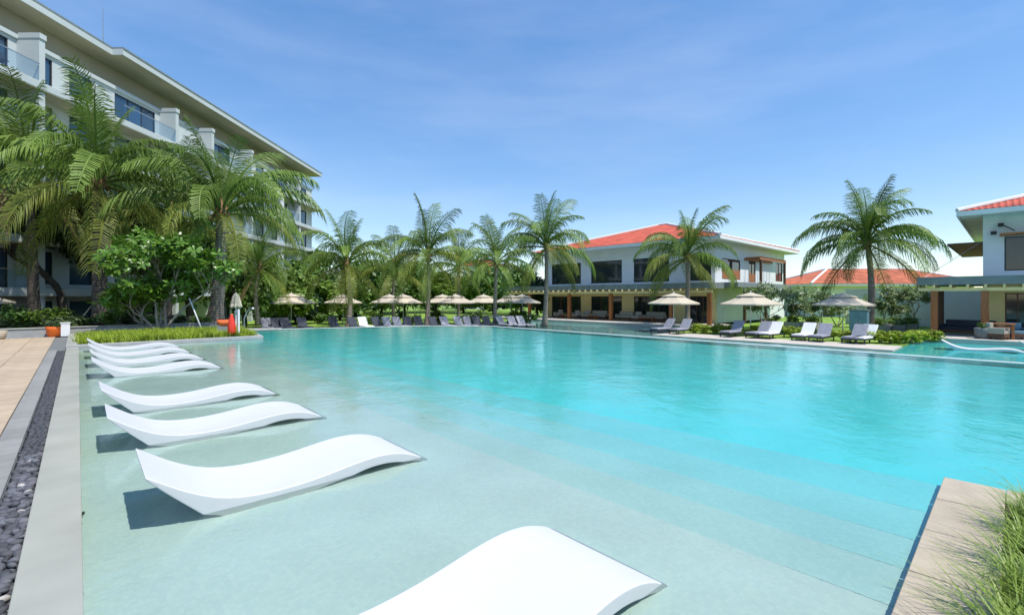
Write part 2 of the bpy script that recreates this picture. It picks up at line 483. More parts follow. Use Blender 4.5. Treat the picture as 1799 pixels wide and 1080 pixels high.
# left coping, pebble channel, deck
b = MB(); b.prism(uvpoly([(-3, -0.24), (18.6, -0.24), (18.6, 0.02), (-3, 0.02)]), -1.5, 0.03)
tag(b.build('pool_coping', M['coping'], bevel=0.006, fix=True), kind='structure')
b = MB(); b.prism(uvpoly([(-3, -0.42), (18.4, -0.42), (18.4, -0.24), (-3, -0.24)]), -1.0, -0.075)
trough = tag(b.build('pebble_channel', M['dark_stone'], fix=True), kind='structure')


def pebble_mesh(i):
    r = random.Random(100 + i)
    bm = bmesh.new(); bmesh.ops.create_icosphere(bm, subdivisions=2, radius=1)
    ax = [(r.uniform(-1, 1), r.uniform(-1, 1), r.uniform(-1, 1)) for _ in range(4)]
    for v in bm.verts:
        k = 1
        for a in ax:
            dd = v.co.dot(Vector(a).normalized())
            if dd > 0.55: k -= (dd - 0.55) * 0.35
        v.co = v.co * k
        v.co.x *= 1.25; v.co.z *= 0.72
    me = bpy.data.meshes.new('pebble'); bm.to_mesh(me); bm.free()
    me.polygons.foreach_set('use_smooth', [True] * len(me.polygons))
    me.materials.append(M['pebble_pale'] if i == 7 else M['pebble'])
    return me


PEB = [pebble_mesh(i) for i in range(8)]
n_peb = 0
gravel = MB()
ico = [tuple(v.co) for v in PEB[0].vertices]; icof = [tuple(p.vertices) for p in PEB[0].polygons]
u = 2.6
while u < 18.35:
    for lay in range(2):
        vv = -0.395 + rnd.uniform(0, 0.02)
        while vv < -0.255:
            s = rnd.uniform(0.020, 0.040)
            z = -0.065 + lay * 0.026 + rnd.uniform(-0.006, 0.01)
            uu = u + rnd.uniform(-0.02, 0.02)
            if n_peb < 300 and lay == 1:
                k = 7 if rnd.random() < 0.03 else rnd.randrange(7)
                put('pebble', PEB[k], trough, W(uu, vv, z), (rnd.uniform(-.5, .5), rnd.uniform(-.5, .5), rnd.uniform(0, 6.3)), (s, s * rnd.uniform(.75, 1), s * rnd.uniform(.8, 1.1)))
                n_peb += 1
            else:
                ca, sa = math.cos(rnd.uniform(0, 6.3)), math.sin(rnd.uniform(0, 6.3))
                c0 = W(uu, vv, z)
                an = rnd.uniform(0, 6.3); ca, sa = math.cos(an), math.sin(an)
                gravel.add([(c0.x + s * (p[0] * ca - p[1] * sa), c0.y + s * (p[0] * sa + p[1] * ca), c0.z + s * p[2]) for p in ico], icof)
            vv += s * 1.55
    u += 0.043
g = gravel.build('gravel', M['pebble'], trough, smooth=True); g['kind'] = 'stuff'

b = MB(); b.prism(uvpoly([(-6, -9), (25.2, -9), (25.2, -0.25), (18.6, -0.25), (18.6, -0.42), (-3, -0.42), (-3, 0.02), (-3, 9), (-6, 9)]), -1.4, -0.03)
deck = tag(b.build('pool_deck', M['dark_stone'], fix=True), kind='structure')
# grey border tiles and tan pavers, each a piece of the deck
tile_me = {}


def paver(name, m, u0, u1, v0, v1, top, par, rotz=ROT):
    key = (m.name, round(u1 - u0, 3), round(v1 - v0, 3))
    if key not in tile_me:
        bm = bmesh.new(); bmesh.ops.create_cube(bm, size=1)
        for q in bm.verts: q.co = Vector((q.co.x * (v1 - v0), q.co.y * (u1 - u0), q.co.z * 0.05))
        bmesh.ops.bevel(bm, geom=[e for e in bm.edges if all(q.co.z > 0 for q in e.verts)], offset=0.004, segments=1, affect='EDGES')
        me = bpy.data.meshes.new(name); bm.to_mesh(me); bm.free(); me.materials.append(m); tile_me[key] = me
    p = W((u0 + u1) / 2, (v0 + v1) / 2, top - 0.025)
    return put(name, tile_me[key], par, p, (rnd.uniform(-.002, .002), rnd.uniform(-.002, .002), rotz))


u = 3.0
while u < 18.2:
    paver('border_tile', M['grey_tile'], u + 0.003, u + 0.597, -0.61, -0.424, rnd.uniform(-0.002, 0.002), deck)
    u += 0.6
v = -0.616
while v > -5.2:
    u = 5.0 + (0.45 if int(round(v * 10)) % 2 else 0)
    while u < 24.6:
        vis = W(u, v)
        if vis.x / max(vis.y, .1) > -1.35:
            paver('paver', M['tan'], u + 0.004, u + 0.896, v - 0.596, v - 0.004, rnd.uniform(-0.003, 0.003), deck)
        u += 0.9
    v -= 0.6

# grass bed between deck and pool: kerb of stone, soil, grass
b = MB()
b.prism(uvpoly([(18.6, -0.25), (18.6, 4.95), (18.9, 4.72), (18.9, 0.0)][::-1]), -1.4, 0.10)
b.prism(uvpoly([(18.6, 4.95), (23.4, 5.5), (23.4, 5.2), (18.9, 4.72)][::-1]), -1.4, 0.10)
b.prism(uvpoly([(18.6, -0.25), (18.9, 0.0), (24.6, 0.0), (24.6, -0.25)][::-1]), -1.4, 0.10)
tag(b.build('bed_kerb', M['concrete'], bevel=0.008, fix=True), kind='structure')
for k in range(6):
    paver('kerb_slab', M['coping'], 18.7 + k * 0.9, 19.55 + k * 0.9, -0.22, -0.02, 0.125, None if False else deck)
b = MB(); b.prism(uvpoly([(18.9, 0.0), (18.9, 4.72), (23.4, 5.2), (25.3, 5.2), (25.3, 0.0)][::-1]), -1.4, 0.08)
tag(b.build('garden_bed', M['soil'], fix=True), kind='structure')
# ledge beyond the bed
b = MB(); b.prism(uvpoly([(23.4, 5.2), (23.4, 7.0), (24.0, 7.2), (25.5, 5.2)][::-1]), -1.4, 0.02)
tag(b.build('pool_ledge', M['concrete'], bevel=0.01, fix=True), kind='structure')
# upper garden behind the low wall
b = MB(); b.prism(uvpoly([(25.5, -40), (60, -40), (60, 3), (30.5, 6.0), (25.5, 6.0)][::-1]), -2.2, 0.2)
tag(b.build('garden_ground', M['soil'], fix=True), kind='structure')
rw = empty('garden_wall', W(25.3, -3), ROT, 'low grey wall holding back the shrubs behind the tan deck', 'wall')
b = MB()
for k in range(8):
    pass
b.box(-9, 8.2, -0.1, 0.12, -1.0, 0.30)
b.build('wall_body', M['concrete'], rw, bevel=0.01)
b = MB(); b.box(-9.02, 8.22, -0.13, 0.15, 0.303, 0.345)
b.build('wall_cap', M['coping'], rw, bevel=0.008)

# planter corner at the right, stone slabs round a sedge bed
b = MB(); b.prism(uvpoly([(-7, 1.4), (0.37, 1.4), (0.37, 5.19), (-7, 5.19)][::-1]), -1.4, -0.01)
pl = tag(b.build('planter_base', M['pinkstone'], fix=True), kind='structure')
jv = [5.2, 4.6, 3.94, 3.28, 2.62, 1.96]
for i in range(5):
    paver('slab', M['pinkstone'], 0.042, 0.388, jv[i + 1] + 0.006, jv[i] - 0.006, 0.032 + rnd.uniform(-.001, .001), pl)
uu = 0.038
while uu > -3:
    paver('slab', M['pinkstone'], uu - 0.65, uu + 0.0, 4.86, 5.197, 0.032 + rnd.uniform(-.001, .001), pl)
    uu -= 0.655
b = MB(); b.prism(uvpoly([(-7, 1.4), (0.03, 1.4), (0.03, 4.85), (-7, 4.85)][::-1]), -0.009, 0.02)
tag(b.build('planter_soil', M['soil'], fix=True), kind='structure')


# ------------------------------------------------------------------ grasses
def blades(mb, base, n, spread, hmin, hmax, width, rr, lean=0.6, segs=4, zb=0):
    for _ in range(n):
        a = rr.uniform(0, 2 * PI); r0 = spread * math.sqrt(rr.random())
        p = Vector((base[0] + r0 * math.cos(a), base[1] + r0 * math.sin(a), base[2]))
        h = rr.uniform(hmin, hmax); da = rr.uniform(0, 2 * PI); ln = lean * rr.uniform(.3, 1.3) * h
        dx, dy = math.cos(da), math.sin(da)
        side = Vector((-dy, dx, 0)) * width * rr.uniform(.7, 1.3)
        vs = []; fs = []
        for k in range(segs + 1):
            t = k / segs
            q = p + Vector((dx * ln * t * t, dy * ln * t * t, h * (t - 0.35 * lean * t * t)))
            w = side * (1 - t * 0.92)
            vs += [q - w, q + w]
            if k: fs.append((2 * k - 2, 2 * k - 1, 2 * k + 1, 2 * k))
        mb.add(vs, fs)


rg = random.Random(11)
bgm = MB()
for _ in range(900):
    uu = rg.uniform(18.95, 23.2); vv = rg.uniform(0.05, 4.75 + (uu - 18.9) * 0.1)
    p = W(uu, vv, 0.08)
    blades(bgm, p, 14, 0.17, 0.14, 0.36, 0.012, rg, 0.75, 3)
tag(bgm.build('grass', M['bedgrass']), kind='stuff')

# sedge in the planter, near the camera: tufts one can tell apart
sedge_spots = [(-0.10, 4.35, 0.36, 150), (-0.45, 4.55, 0.34, 140), (-0.12, 3.75, 0.38, 170), (-0.5, 3.95, 0.40, 160), (-0.08, 3.15, 0.42, 190), (-0.45, 3.3, 0.44, 180),
               (-0.85, 4.3, 0.4, 140), (-0.06, 2.65, 0.42, 190), (-0.4, 2.75, 0.45, 170), (-0.85, 3.5, 0.42, 140)]
for i, (uu, vv, hh, n) in enumerate(sedge_spots):
    sb = MB(); blades(sb, (0, 0, 0), int(n * 3.4), 0.17, hh * 0.5, hh * 1.1, 0.0062, rg, 0.85, 6)
    o = sb.build('sedge_tuft', M['sedge']); o.location = W(uu - .05, vv, 0.02)
    tag(o, 'arching green sedge tuft, %s in the stone planter by the pool' % ['%s from the corner' % ORD[k] for k in range(10)][i], 'grass tuft', 'sedge tufts in the stone planter')
# fill between the tufts
sb = MB()
for _ in range(420):
    p = W(rg.uniform(-2.2, -0.06), rg.uniform(2.0, 4.75), 0.03)
    blades(sb, p, 18, 0.15, 0.12, 0.36, 0.0065, rg, 1.0, 4)
tag(sb.build('planter_grass', M['sedge']), kind='stuff')

# ------------------------------------------------------------------ ledge loungers standing in the pool
TOP = [(0, .345), (.1, .275), (.2, .205), (.3, .148), (.4, .102), (.5, .072), (.6, .055), (.7, .046), (.8, .042), (.95, .046), (1.1, .058), (1.25, .078), (1.4, .099), (1.52, .112), (1.64, .115),
       (1.75, .106), (1.85, .086), (1.95, .052), (2.03, .016), (2.09, -.03), (2.12, -.12)]
BOT = [(0, .325), (.1, .215), (.2, .115), (.3, .015), (.4, -.085), (.5, -.19), (.6, -.205), (.7, -.205), (.8, -.2), (.95, -.17), (1.1, -.11), (1.25, -.045), (1.4, .0), (1.52, .023), (1.64, .028),
       (1.75, .02), (1.85, .0), (1.95, -.035), (2.03, -.09), (2.09, -.15), (2.11, -.205)]


def lounger_mesh():
    WD = 0.80; ny = 8
    def samp(tab, s):
        for (a, za), (c, zc) in zip(tab, tab[1:]):
            if a <= s <= c:
                return za + (zc - za) * (s - a) / (c - a)
        return tab[-1][1]
    N = len(TOP)
    vs = []; fs = []
    for i in range(N):
        s, zt = TOP[i]; zb = BOT[i][1]
        for j in range(ny + 1):
            y = -WD / 2 + WD * j / ny
            dish = -0.016 * (1 - (2 * j / ny - 1) ** 2) * math.sin(PI * min(1, s / 2.12))
            vs.append((s, y, zt + dish))
        for j in range(ny + 1):
            y = -WD / 2 + WD * j / ny
            inset = 0.02 * (1 if j == 0 else -1 if j == ny else 0) * min(1, (zt - zb) / 0.2)
            vs.append((s, y + inset, zb))
    row = 2 * (ny + 1)
    for i in range(N - 1):
        for j in range(ny):
            a = i * row + j
            fs.append((a, a + row, a + row + 1, a + 1))
            c = a + ny + 1
            fs.append((c, c + 1, c + row + 1, c + row))
        a = i * row; fs.append((a, a + ny + 1, a + row + ny + 1, a + row))
        a = i * row + ny; fs.append((a, a + row, a + row + ny + 1, a + ny + 1))
    for i in (0, N - 1):
        for j in range(ny):
            a = i * row + j
            f = (a, a + 1, a + ny + 2, a + ny + 1)
            fs.append(f if i == 0 else f[::-1])
    mb = MB(); mb.add(vs, fs)
    return mb


proto = lounger_mesh().build('ledge_lounger', M['plastic'], smooth=True, fix=True)
md = proto.modifiers.new('bevel', 'BEVEL'); md.width = 0.022; md.segments = 4; md.limit_method = 'ANGLE'; md.angle_limit = R(38)
md = proto.modifiers.new('sub', 'SUBSURF'); md.levels = 1; md.render_levels = 2
LG = 'white ledge loungers standing in the shallow pool'
lou = [(1.66, 0.20, 'white moulded pool lounger largest in the photo, its head cut off below'),
       (4.20, 0.32, 'white moulded pool lounger, second nearest, whole with a broad dark shadow at its head'),
       (6.36, 0.21, 'white moulded pool lounger, third nearest, in the shallow water between two alike'),
       (8.22, 0.21, 'white moulded pool lounger, fourth nearest, just before the wide gap in the row'),
       (11.93, 0.19, 'white moulded pool lounger, first beyond the wide gap in the row'),
       (13.80, 0.19, 'white moulded pool lounger, third from the grass bed in the far set of four'),
       (15.70, 0.19, 'white moulded pool lounger, second from the grass bed in the far set of four'),
       (17.55, 0.19, 'white moulded pool lounger closest to the grass bed kerb')]
for i, (uu, vv, lab) in enumerate(lou):
    o = proto if i == 0 else proto.copy()
    if i: C.objects.link(o)
    o.location = W(uu, vv, 0); o.rotation_euler = (0, 0, ROT + rnd.uniform(-.012, .012))
    tag(o, lab, 'lounger', LG)
# two more in the lower pool by the right house
for i, (px, py, lab) in enumerate([(1655, 612, 'white moulded lounger in the lower pool before the timber posts'), (1790, 614, 'white moulded lounger in the lower pool cut by the right edge')]):
    o = proto.copy(); C.objects.link(o)
    p = G(px, py, LOWW); o.location = p; o.rotation_euler = (0, 0, ROT - R(86)); o.scale = (1.35, 1.2, 1.25)
    o.location.z = LOWW + 0.02
    tag(o, lab, 'lounger', 'white loungers in the lower pool')
# two small fittings on the pool wall
for k, zz in enumerate((-0.03, -0.10)):
    b = MB(); b.lathe([(0.0, 0), (0.018, 0.001), (0.018, 0.012), (0.010, 0.014)], 10)
    o = b.build('wall_inlet', M['black'], smooth=False); o.rotation_euler = (0, R(90), ROT); o.location = W(4.45 + 0.06 * k, 0.022, zz)
    tag(o, ('upper' if k == 0 else 'lower') + ' black water inlet in the pool wall beside the coping', 'inlet', 'black inlets in the pool wall')

# ------------------------------------------------------------------ lower pool and terraces on the right
b = MB(); b.prism(uvpoly([(-30, 15.8), (36, 15.8), (36, 35.2), (-30, 35.2)][::-1]), -2.0, -1.14)
tag(b.build('lower_pool_floor', M['lower_tile'], fix=True), kind='structure')
b = MB(); b.prism(uvpoly([(-29.8, 15.85), (3.75, 15.85), (3.75, 35.1), (-29.8, 35.1)][::-1]), -1.135, -1.125)  # thin floor piece whose colour stands in for deeper water
tag(b.build('spa_floor', M['deep'], fix=True), kind='structure')
tag(sheet([(-29.9, 15.7), (35.9, 15.7), (35.9, 35.1), (-29.9, 35.1)], LOWW).build('lower_pool_water', M['water2'], smooth=True), kind='structure')
b = MB(); b.prism(uvpoly([(3.8, 27.6), (16.2, 27.6), (16.2, 34.95), (3.8, 34.95)][::-1]), -1.9, LOW - 0.055)
ter = tag(b.build('lower_terrace', M['dark_stone'], fix=True), kind='structure')
for a in range(12):
    for c in range(3):
        paver('terrace_slab', M['paving'], 3.8 + a * 1.033 + 0.006, 3.8 + a * 1.033 + 1.027, 27.6 + c * 0.9 + 0.006, 27.6 + c * 0.9 + 0.894, LOW + rnd.uniform(-.003, .003), ter)
b = MB(); b.prism(uvpoly([(3.8, 30.31), (16.2, 30.31), (16.2, 34.94), (3.8, 34.94)][::-1]), LOW - 0.05, LOW + 0.0)
tag(b.build('terrace_lawn', M['lawn'], fix=True), kind='structure')
b = MB(); b.prism(uvpoly([(24.2, 7.2), (31, 6.0), (29.6, 13.0), (27.6, 20.0), (36.2, 30.0), (36.2, 30.0), (34, 27.2), (23, 16.0), (23.2, 10)]), -2.0, LOW)
tag(b.build('far_terrace', M['paving'], fix=True), kind='structure')


# ------------------------------------------------------------------ windows and walls
def window(par, o, ax, w, h, z0, frame=0.07, mull=1, pm='pane', fm='frame', depth=0.12):
    """window in the wall plane. o = (x, y) of its lower left on the outer face, ax = 'x' or 'y': the way it runs; outward normal is -x ('y') or -y ('x')"""
    f = MB(); p = MB()
    def bx(mb, a0, a1, d0, d1, za, zb):
        if ax == 'y': mb.box(o[0] + d0, o[0] + d1, o[1] + a0, o[1] + a1, za, zb)
        else: mb.box(o[0] + a0, o[0] + a1, o[1] + d0, o[1] + d1, za, zb)
    bx(f, 0, w, 0.03, depth, z0, z0 + frame); bx(f, 0, w, 0.03, depth, z0 + h - frame, z0 + h)
    bx(f, 0, frame, 0.03, depth, z0 + frame, z0 + h - frame); bx(f, w - frame, w, 0.03, depth, z0 + frame, z0 + h - frame)
    for k in range(1, mull + 1):
        c = w * k / (mull + 1)
        bx(f, c - frame * .4, c + frame * .4, 0.035, depth, z0 + frame, z0 + h - frame)
    bx(p, frame * .5, w - frame * .5, 0.07, 0.09, z0 + frame * .5, z0 + h - frame * .5)
    fo = f.build('window', M[fm], par)
    p.build('pane', M[pm], fo)
    return fo


def wall_open(mb, ax, a0, a1, d0, d1, z0, z1, ops):
    """wall with rectangular openings: ops = (b0, b1, za, zb) along the wall"""
    def bx(b0, b1, za, zb):
        if b1 - b0 < 1e-4 or zb - za < 1e-4: return
        if ax == 'y': mb.box(d0, d1, b0, b1, za, zb)
        else: mb.box(b0, b1, d0, d1, za, zb)
    ops = sorted(ops)
    cur = a0
    for b0, b1, za, zb in ops:
        bx(cur, b0, z0, z1)
        bx(b0, b1, z0, za); bx(b0, b1, zb, z1)
        cur = b1
    bx(cur, a1, z0, z1)


def hip_roof(par, x0, x1, y0, y1, z, rise, m, capm):
    """hip roof over x0..x1, y0..y1 with its courses of tiles, ridge and hip caps"""
    w = x1 - x0; l = y1 - y0
    hx = min(w, l) / 2
    if l >= w: r0, r1 = (x0 + w / 2, y0 + hx), (x0 + w / 2, y1 - hx)
    else: r0, r1 = (x0 + hx, y0 + l / 2), (x1 - hx, y0 + l / 2)
    zt = z + rise
    vs = [(x0, y0, z), (x1, y0, z), (x1, y1, z), (x0, y1, z), (*r0, zt), (*r1, zt)]
    fs = [(0, 3, 2, 1)]
    if l >= w: fs += [(0, 1, 4), (1, 2, 5, 4), (2, 3, 5), (3, 0, 4, 5)]
    else: fs += [(0, 1, 5, 4), (1, 2, 5), (2, 3, 4, 5), (3, 0, 4)]
    b = MB(); b.add(vs, fs)
    roof = b.build('roof', m, par, fix=True)
    # tile columns running up each slope
    t = MB()
    slope = rise / hx
    st = 0.27
    def col(pa, pb, nrm):
        pa, pb = Vector(pa), Vector(pb)
        dr = (pb - pa)
        if dr.length < 0.2: return
        side = dr.normalized().cross(nrm).normalized() * 0.10
        up = nrm * 0.045
        t.add([pa - side, pa + side * 0 + up, pa + side, pb - side, pb + up, pb + side], [(0, 1, 4, 3), (1, 2, 5, 4), (0, 2, 1)])
    def nz_(dx, dy):
        return Vector((dx * rise, dy * rise, hx)).normalized()
    k = st / 2
    while k < l:
        run = min(k, l - k, hx)
        col((x0, y0 + k, z), (x0 + run, y0 + k, z + run * slope), nz_(-1, 0))
        col((x1, y0 + k, z), (x1 - run, y0 + k, z + run * slope), nz_(1, 0))
        k += st
    k = st / 2
    while k < w:
        run = min(k, w - k, hx)
        col((x0 + k, y0, z), (x0 + k, y0 + run, z + run * slope), nz_(0, -1))
        col((x0 + k, y1, z), (x0 + k, y1 - run, z + run * slope), nz_(0, 1))
        k += st
    o = t.build('roof_tiles', m, roof); o['kind'] = 'stuff'
    for a, c in ((vs[0], vs[4]), (vs[3], vs[5] if l >= w else vs[4]), (vs[1], vs[4] if l >= w else vs[5]), (vs[2], vs[5]), (vs[4], vs[5])):
        if (Vector(a) - Vector(c)).length < 0.3: continue
        cb = MB(); cb.tube([Vector(a) + Vector((0, 0, .07)), Vector(c) + Vector((0, 0, .07))], 0.13, 6)
        cb.build('ridge_cap', capm, roof)
    return roof


def villa(label, u0, u1, v0, v1, ops_up, ops_dn, canopy_u, cols, side_ops=(), name='villa'):
    """two storey house: facade at v0 faces the pool. local x = v - v0, y = u - u0"""
    base = LOW + 0.2
    root = empty(name, W(u0, v0, base), ROT, label, 'house')
    L = u1 - u0; Dp = v1 - v0
    zf = 2.75 - base; zt = 6.4 - base
    # ground floor
    b = MB()
    wall_open(b, 'y', 0, L, 0, 0.3, 0, zf - 0.4, ops_dn)
    b.build('ground_floor_wall', M['cream'], root)
    b = MB(); b.box(0.31, Dp, 0, 0.3, 0, zf - 0.4); b.box(0.31, Dp, L - 0.3, L, 0, zf - 0.4); b.box(Dp - 0.3, Dp, 0.31, L - 0.31, 0, zf - 0.4)
    b.box(3.6, 3.8, 0.4, L - 0.4, 0, zf - 0.5)
    b.build('ground_floor_side', M['white_wall'], root)
    # upper floor
    b = MB()
    wall_open(b, 'y', 0, L, 0, 0.3, zf - 0.39, zt, ops_up)
    wall_open(b, 'x', 0.31, Dp, 0, 0.3, zf - 0.39, zt, side_ops)
    b.box(0.31, Dp, L - 0.3, L, zf - 0.39, zt); b.box(Dp - 0.3, Dp, 0.31, L - 0.31, zf - 0.39, zt)
    b.box(1.2, 1.35, 0.32, L - 0.32, zf - 0.38, zt - 0.01)
    b.build('upper_wall', M['white_wall'], root)
    for (a0, a1, za, zb) in ops_up:
        window(root, (0, a0), 'y', a1 - a0, zb - za, za, mull=1)
    for (a0, a1, za, zb) in ops_dn:
        window(root, (0, a0), 'y', a1 - a0, zb - za, za, mull=2, fm='darkwood')
    for (a0, a1, za, zb) in side_ops:
        w_ = window(root, (a0, 0), 'x', a1 - a0, zb - za, za, mull=1, fm='darkwood')
    # eaves
    ov = 1.45
    b = MB(); b.box(-ov, Dp + ov, -1.0, L + 1.0, zt + 0.003, zt + 0.12)
    b.build('soffit', M['white_wall'], root)
    b = MB()
    for x0, x1, y0, y1 in ((-ov - .08, -ov - .003, -1.08, L + 1.08), (Dp + ov + .003, Dp + ov + .08, -1.08, L + 1.08), (-ov, Dp + ov, -1.08, -1.003), (-ov, Dp + ov, L + 1.003, L + 1.08)):
        b.box(x0, x1, y0, y1, zt - 0.08, zt + 0.2)
    b.build('fascia', M['fascia'], root)
    rf = hip_roof(root, -ov - .05, Dp + ov + .05, -1.05, L + 1.05, zt + 0.215, 3.1, M['tile_red'], M['fascia'])
    # canopy over the terrace
    c0, c1 = canopy_u
    c0 -= u0; c1 -= u0
    zc = 2.12 - base
    b = MB(); b.box(-2.6, -0.003, c0, c1, zc + 0.32, zc + 0.42)
    can = b.build('canopy', M['white_wall'], root)
    b = MB(); b.box(-2.7, -2.603, c0 - .1, c1 + .1, zc + 0.1, zc + 0.58); b.box(-2.6, -0.0, c0 - .1, c0 - .003, zc + 0.1, zc + 0.58); b.box(-2.6, 0.0, c1 + .003, c1 + .1, zc + 0.1, zc + 0.58)
    b.build('canopy_fascia', M['slate'], can)
    k = c0 + 0.35
    rme = None
    while k < c1:
        rb = MB(); rb.box(-2.9, -0.02, -0.05, 0.05, 0, 0.16)
        if rme is None: rme = rb.mesh('rafter', M['cream'])
        put('rafter', rme, can, (0, k, zc - 0.065))
        k += 0.72
    b = MB(); b.box(-2.58, -2.42, c0 - .05, c1 + .05, zc - 0.26, zc - 0.07)
    b.build('beam', M['cream'], can)
    for cu in cols:
        b = MB(); b.box(-2.66, -2.36, cu - u0 - .16, cu - u0 + .16, 0.001, zc - 0.262)
        b.build('column', M['wood'], root, bevel=0.015)
    # terrace slab
    b = MB(); b.box(-5.0, 0.0, c0 - 0.6, c1 + 0.2, -0.35, 0.0)
    b.build('terrace', M['paving'], root, bevel=0.02)
    b = MB(); b.box(-4.999, 3.6, -0.3, L, -0.012, 0.004)
    return root


zb = LOW + 0.2
fu = lambda x: u_on(x, 40.0)
UU0, UU1 = fu(1257), fu(961)


def ops(pairs, z0, z1, u0):
    return [(fu(x1) - u0, fu(x0) - u0, z0 - zb, z1 - zb) for x0, x1 in pairs]


side = [(v_on(1269, UU0) - 40, v_on(1301, UU0) - 40, 3.1 - zb, 4.95 - zb), (v_on(1316, UU0) - 40, v_on(1328, UU0) - 40, 2.95 - zb, 5.1 - zb), (v_on(1363, UU0) - 40, v_on(1375, UU0) - 40, 3.2 - zb, 5.2 - zb)]
vil = villa('two storey white villa with red hip roof and long timber post terrace', UU0, UU1, 40.0, 57.7,
            ops([(970, 1021), (1039, 1093), (1114, 1176), (1213, 1250)], 2.95, 5.25, UU0),
            ops([(970, 1021), (1039, 1093), (1114, 1180), (1212, 1248)], zb + 0.01, 1.6, UU0),
            (UU0 - 0.8, 41.3), [u_on(x, 37.5) for x in (931, 1001, 1074, 1180, 1247)], side)
# wooden pergola and panels on the sunny side of the villa
side_u = -0.02
for (a0, a1, za, zb2) in side[:2]:
    b = MB(); b.box(a0 + .08, a1 - .08, 0.005, 0.027, za + 0.05, za + 0.85)
    b.build('balustrade_panel', M['wood'], vil)
p0 = v_on(1308, UU0) - 40; p1 = v_on(1356, UU0) - 40
b = MB(); b.box(p0, p1, -1.4, -1.3, 5.0 - zb, 5.2 - zb); b.box(p0, p1, -0.12, -0.02, 5.0 - zb, 5.2 - zb)
perg = b.build('pergola', M['wood'], vil)
for k in range(9):
    b = MB(); x = p0 + (p1 - p0) * (k + .5) / 9; b.box(x - .05, x + .05, -1.45, -0.0, 5.203 - zb, 5.3 - zb)
    b.build('pergola_slat', M['wood'], perg)
for x in (p0 + .5, p1 - .2):
    b = MB(); b.box(x - .1, x + .1, -1.4, -1.2, 2.76 - zb, 5.0 - zb); b.build('pergola_post', M['darkwood'], perg)
b = MB(); b.box(-0.3, 13.5, -2.0, -0.01, 2.35 - zb, 2.75 - zb)
b.build('side_canopy', M['slate'], vil)
for x in (1.8, 6.8):
    b = MB(); b.box(x, x + .2, -1.8, -1.6, 0, 2.35 - zb); b.build('side_post', M['darkwood'], vil)

RU1 = 1.26; RU0 = -18.0
fr = lambda x: u_on(x, 40.0)
rops_up = [(fr(1840) - RU0, fr(1765) - RU0, 3.05 - zb, 5.05 - zb), (fr(1960) - RU0, fr(1880) - RU0, 3.05 - zb, 5.05 - zb)]
rops_dn = [(fr(1835) - RU0, fr(1766) - RU0, 0.01, 1.75 - zb), (fr(1960) - RU0, fr(1880) - RU0, 0.01, 1.6 - zb)]
rv = villa('white villa with red roof cut off by the right edge', RU0, RU1, 40.0, 57.0, rops_up, rops_dn, (-18, 3.9), [u_on(1642, 37.5), u_on(1731, 37.5), -3.5, -8.5], name='villa')
Lr = RU1 - RU0
# timber posts along the open side of the terrace, awnings and lights
for k, (x, y) in enumerate(((-2.2, Lr + 2.0), (-1.2, Lr + 2.0), (-0.2, Lr + 2.0), (0.8, Lr + 2.0), (1.9, Lr + 2.0))):
    b = MB(); b.box(x - .12, x + .12, y - .12, y + .12, 0.001, 2.05 - zb)
    b.build('post', M['darkwood'], rv)
b = MB(); b.box(-0.003, 6, Lr + .02, Lr + 2.55, 2.25 - zb, 2.65 - zb)
b.build('side_canopy', M['slate'], rv)
# slatted side awning
aw0, aw1 = 0.2, 13.0
z_a = 4.75 - zb
b = MB(); b.box(aw0, aw1, Lr + 1.5, Lr + 1.6, z_a, z_a + .12); b.box(aw0, aw0 + .1, Lr + .02, Lr + 1.499, z_a, z_a + .12); b.box(aw1 - .1, aw1, Lr + .02, Lr + 1.499, z_a, z_a + .12)
aw = b.build('side_awning', M['darkwood'], rv)
for k in range(39):
    x = aw0 + .22 + k * .325
    b = MB(); b.box(x - .09, x + .09, Lr + .03, Lr + 1.495, z_a + .02, z_a + .1); b.build('awning_slat', M['wood'], aw)
b = MB(); b.box(-0.9, -0.01, fr(1840) - RU0 - .2, fr(1757) - RU0, 5.08 - zb, 5.2 - zb)
b.build('window_awning', M['wood'], rv)
b = MB(); b.tube([(-0.05, Lr - .9, 5.7 - zb), (-0.9, Lr - 1.3, 5.3 - zb)], 0.03, 6); b.build('awning_strut', M['black'], rv)
for yy, zz in ((Lr - .75, 5.75 - zb), (Lr - .45, 5.3 - zb)):
    b = MB(); b.box(-0.3, -0.02, yy - .12, yy + .12, zz - .08, zz + .1); b.build('spotlight', M['black'], rv)
# guy wire
b = MB(); b.tube([(0.0, Lr + 0.02, 4.9 - zb), (-2.5, Lr + 2.4, 2.7 - zb)], 0.012, 5); b.build('stay_wire', M['metal'], rv)


gw = empty('garden_wall', W(1.6, 52, LOW), ROT, 'white garden wall seen between the timber posts of the right villa', 'wall')
b = MB(); b.box(0, .25, 0, 9, 0, 3.1); b.build('wall_body', M['white_wall'], gw)
b = MB(); b.box(-.05, .3, -.05, 9.05, 3.103, 3.2); b.build('wall_cap', M['fascia'], gw)


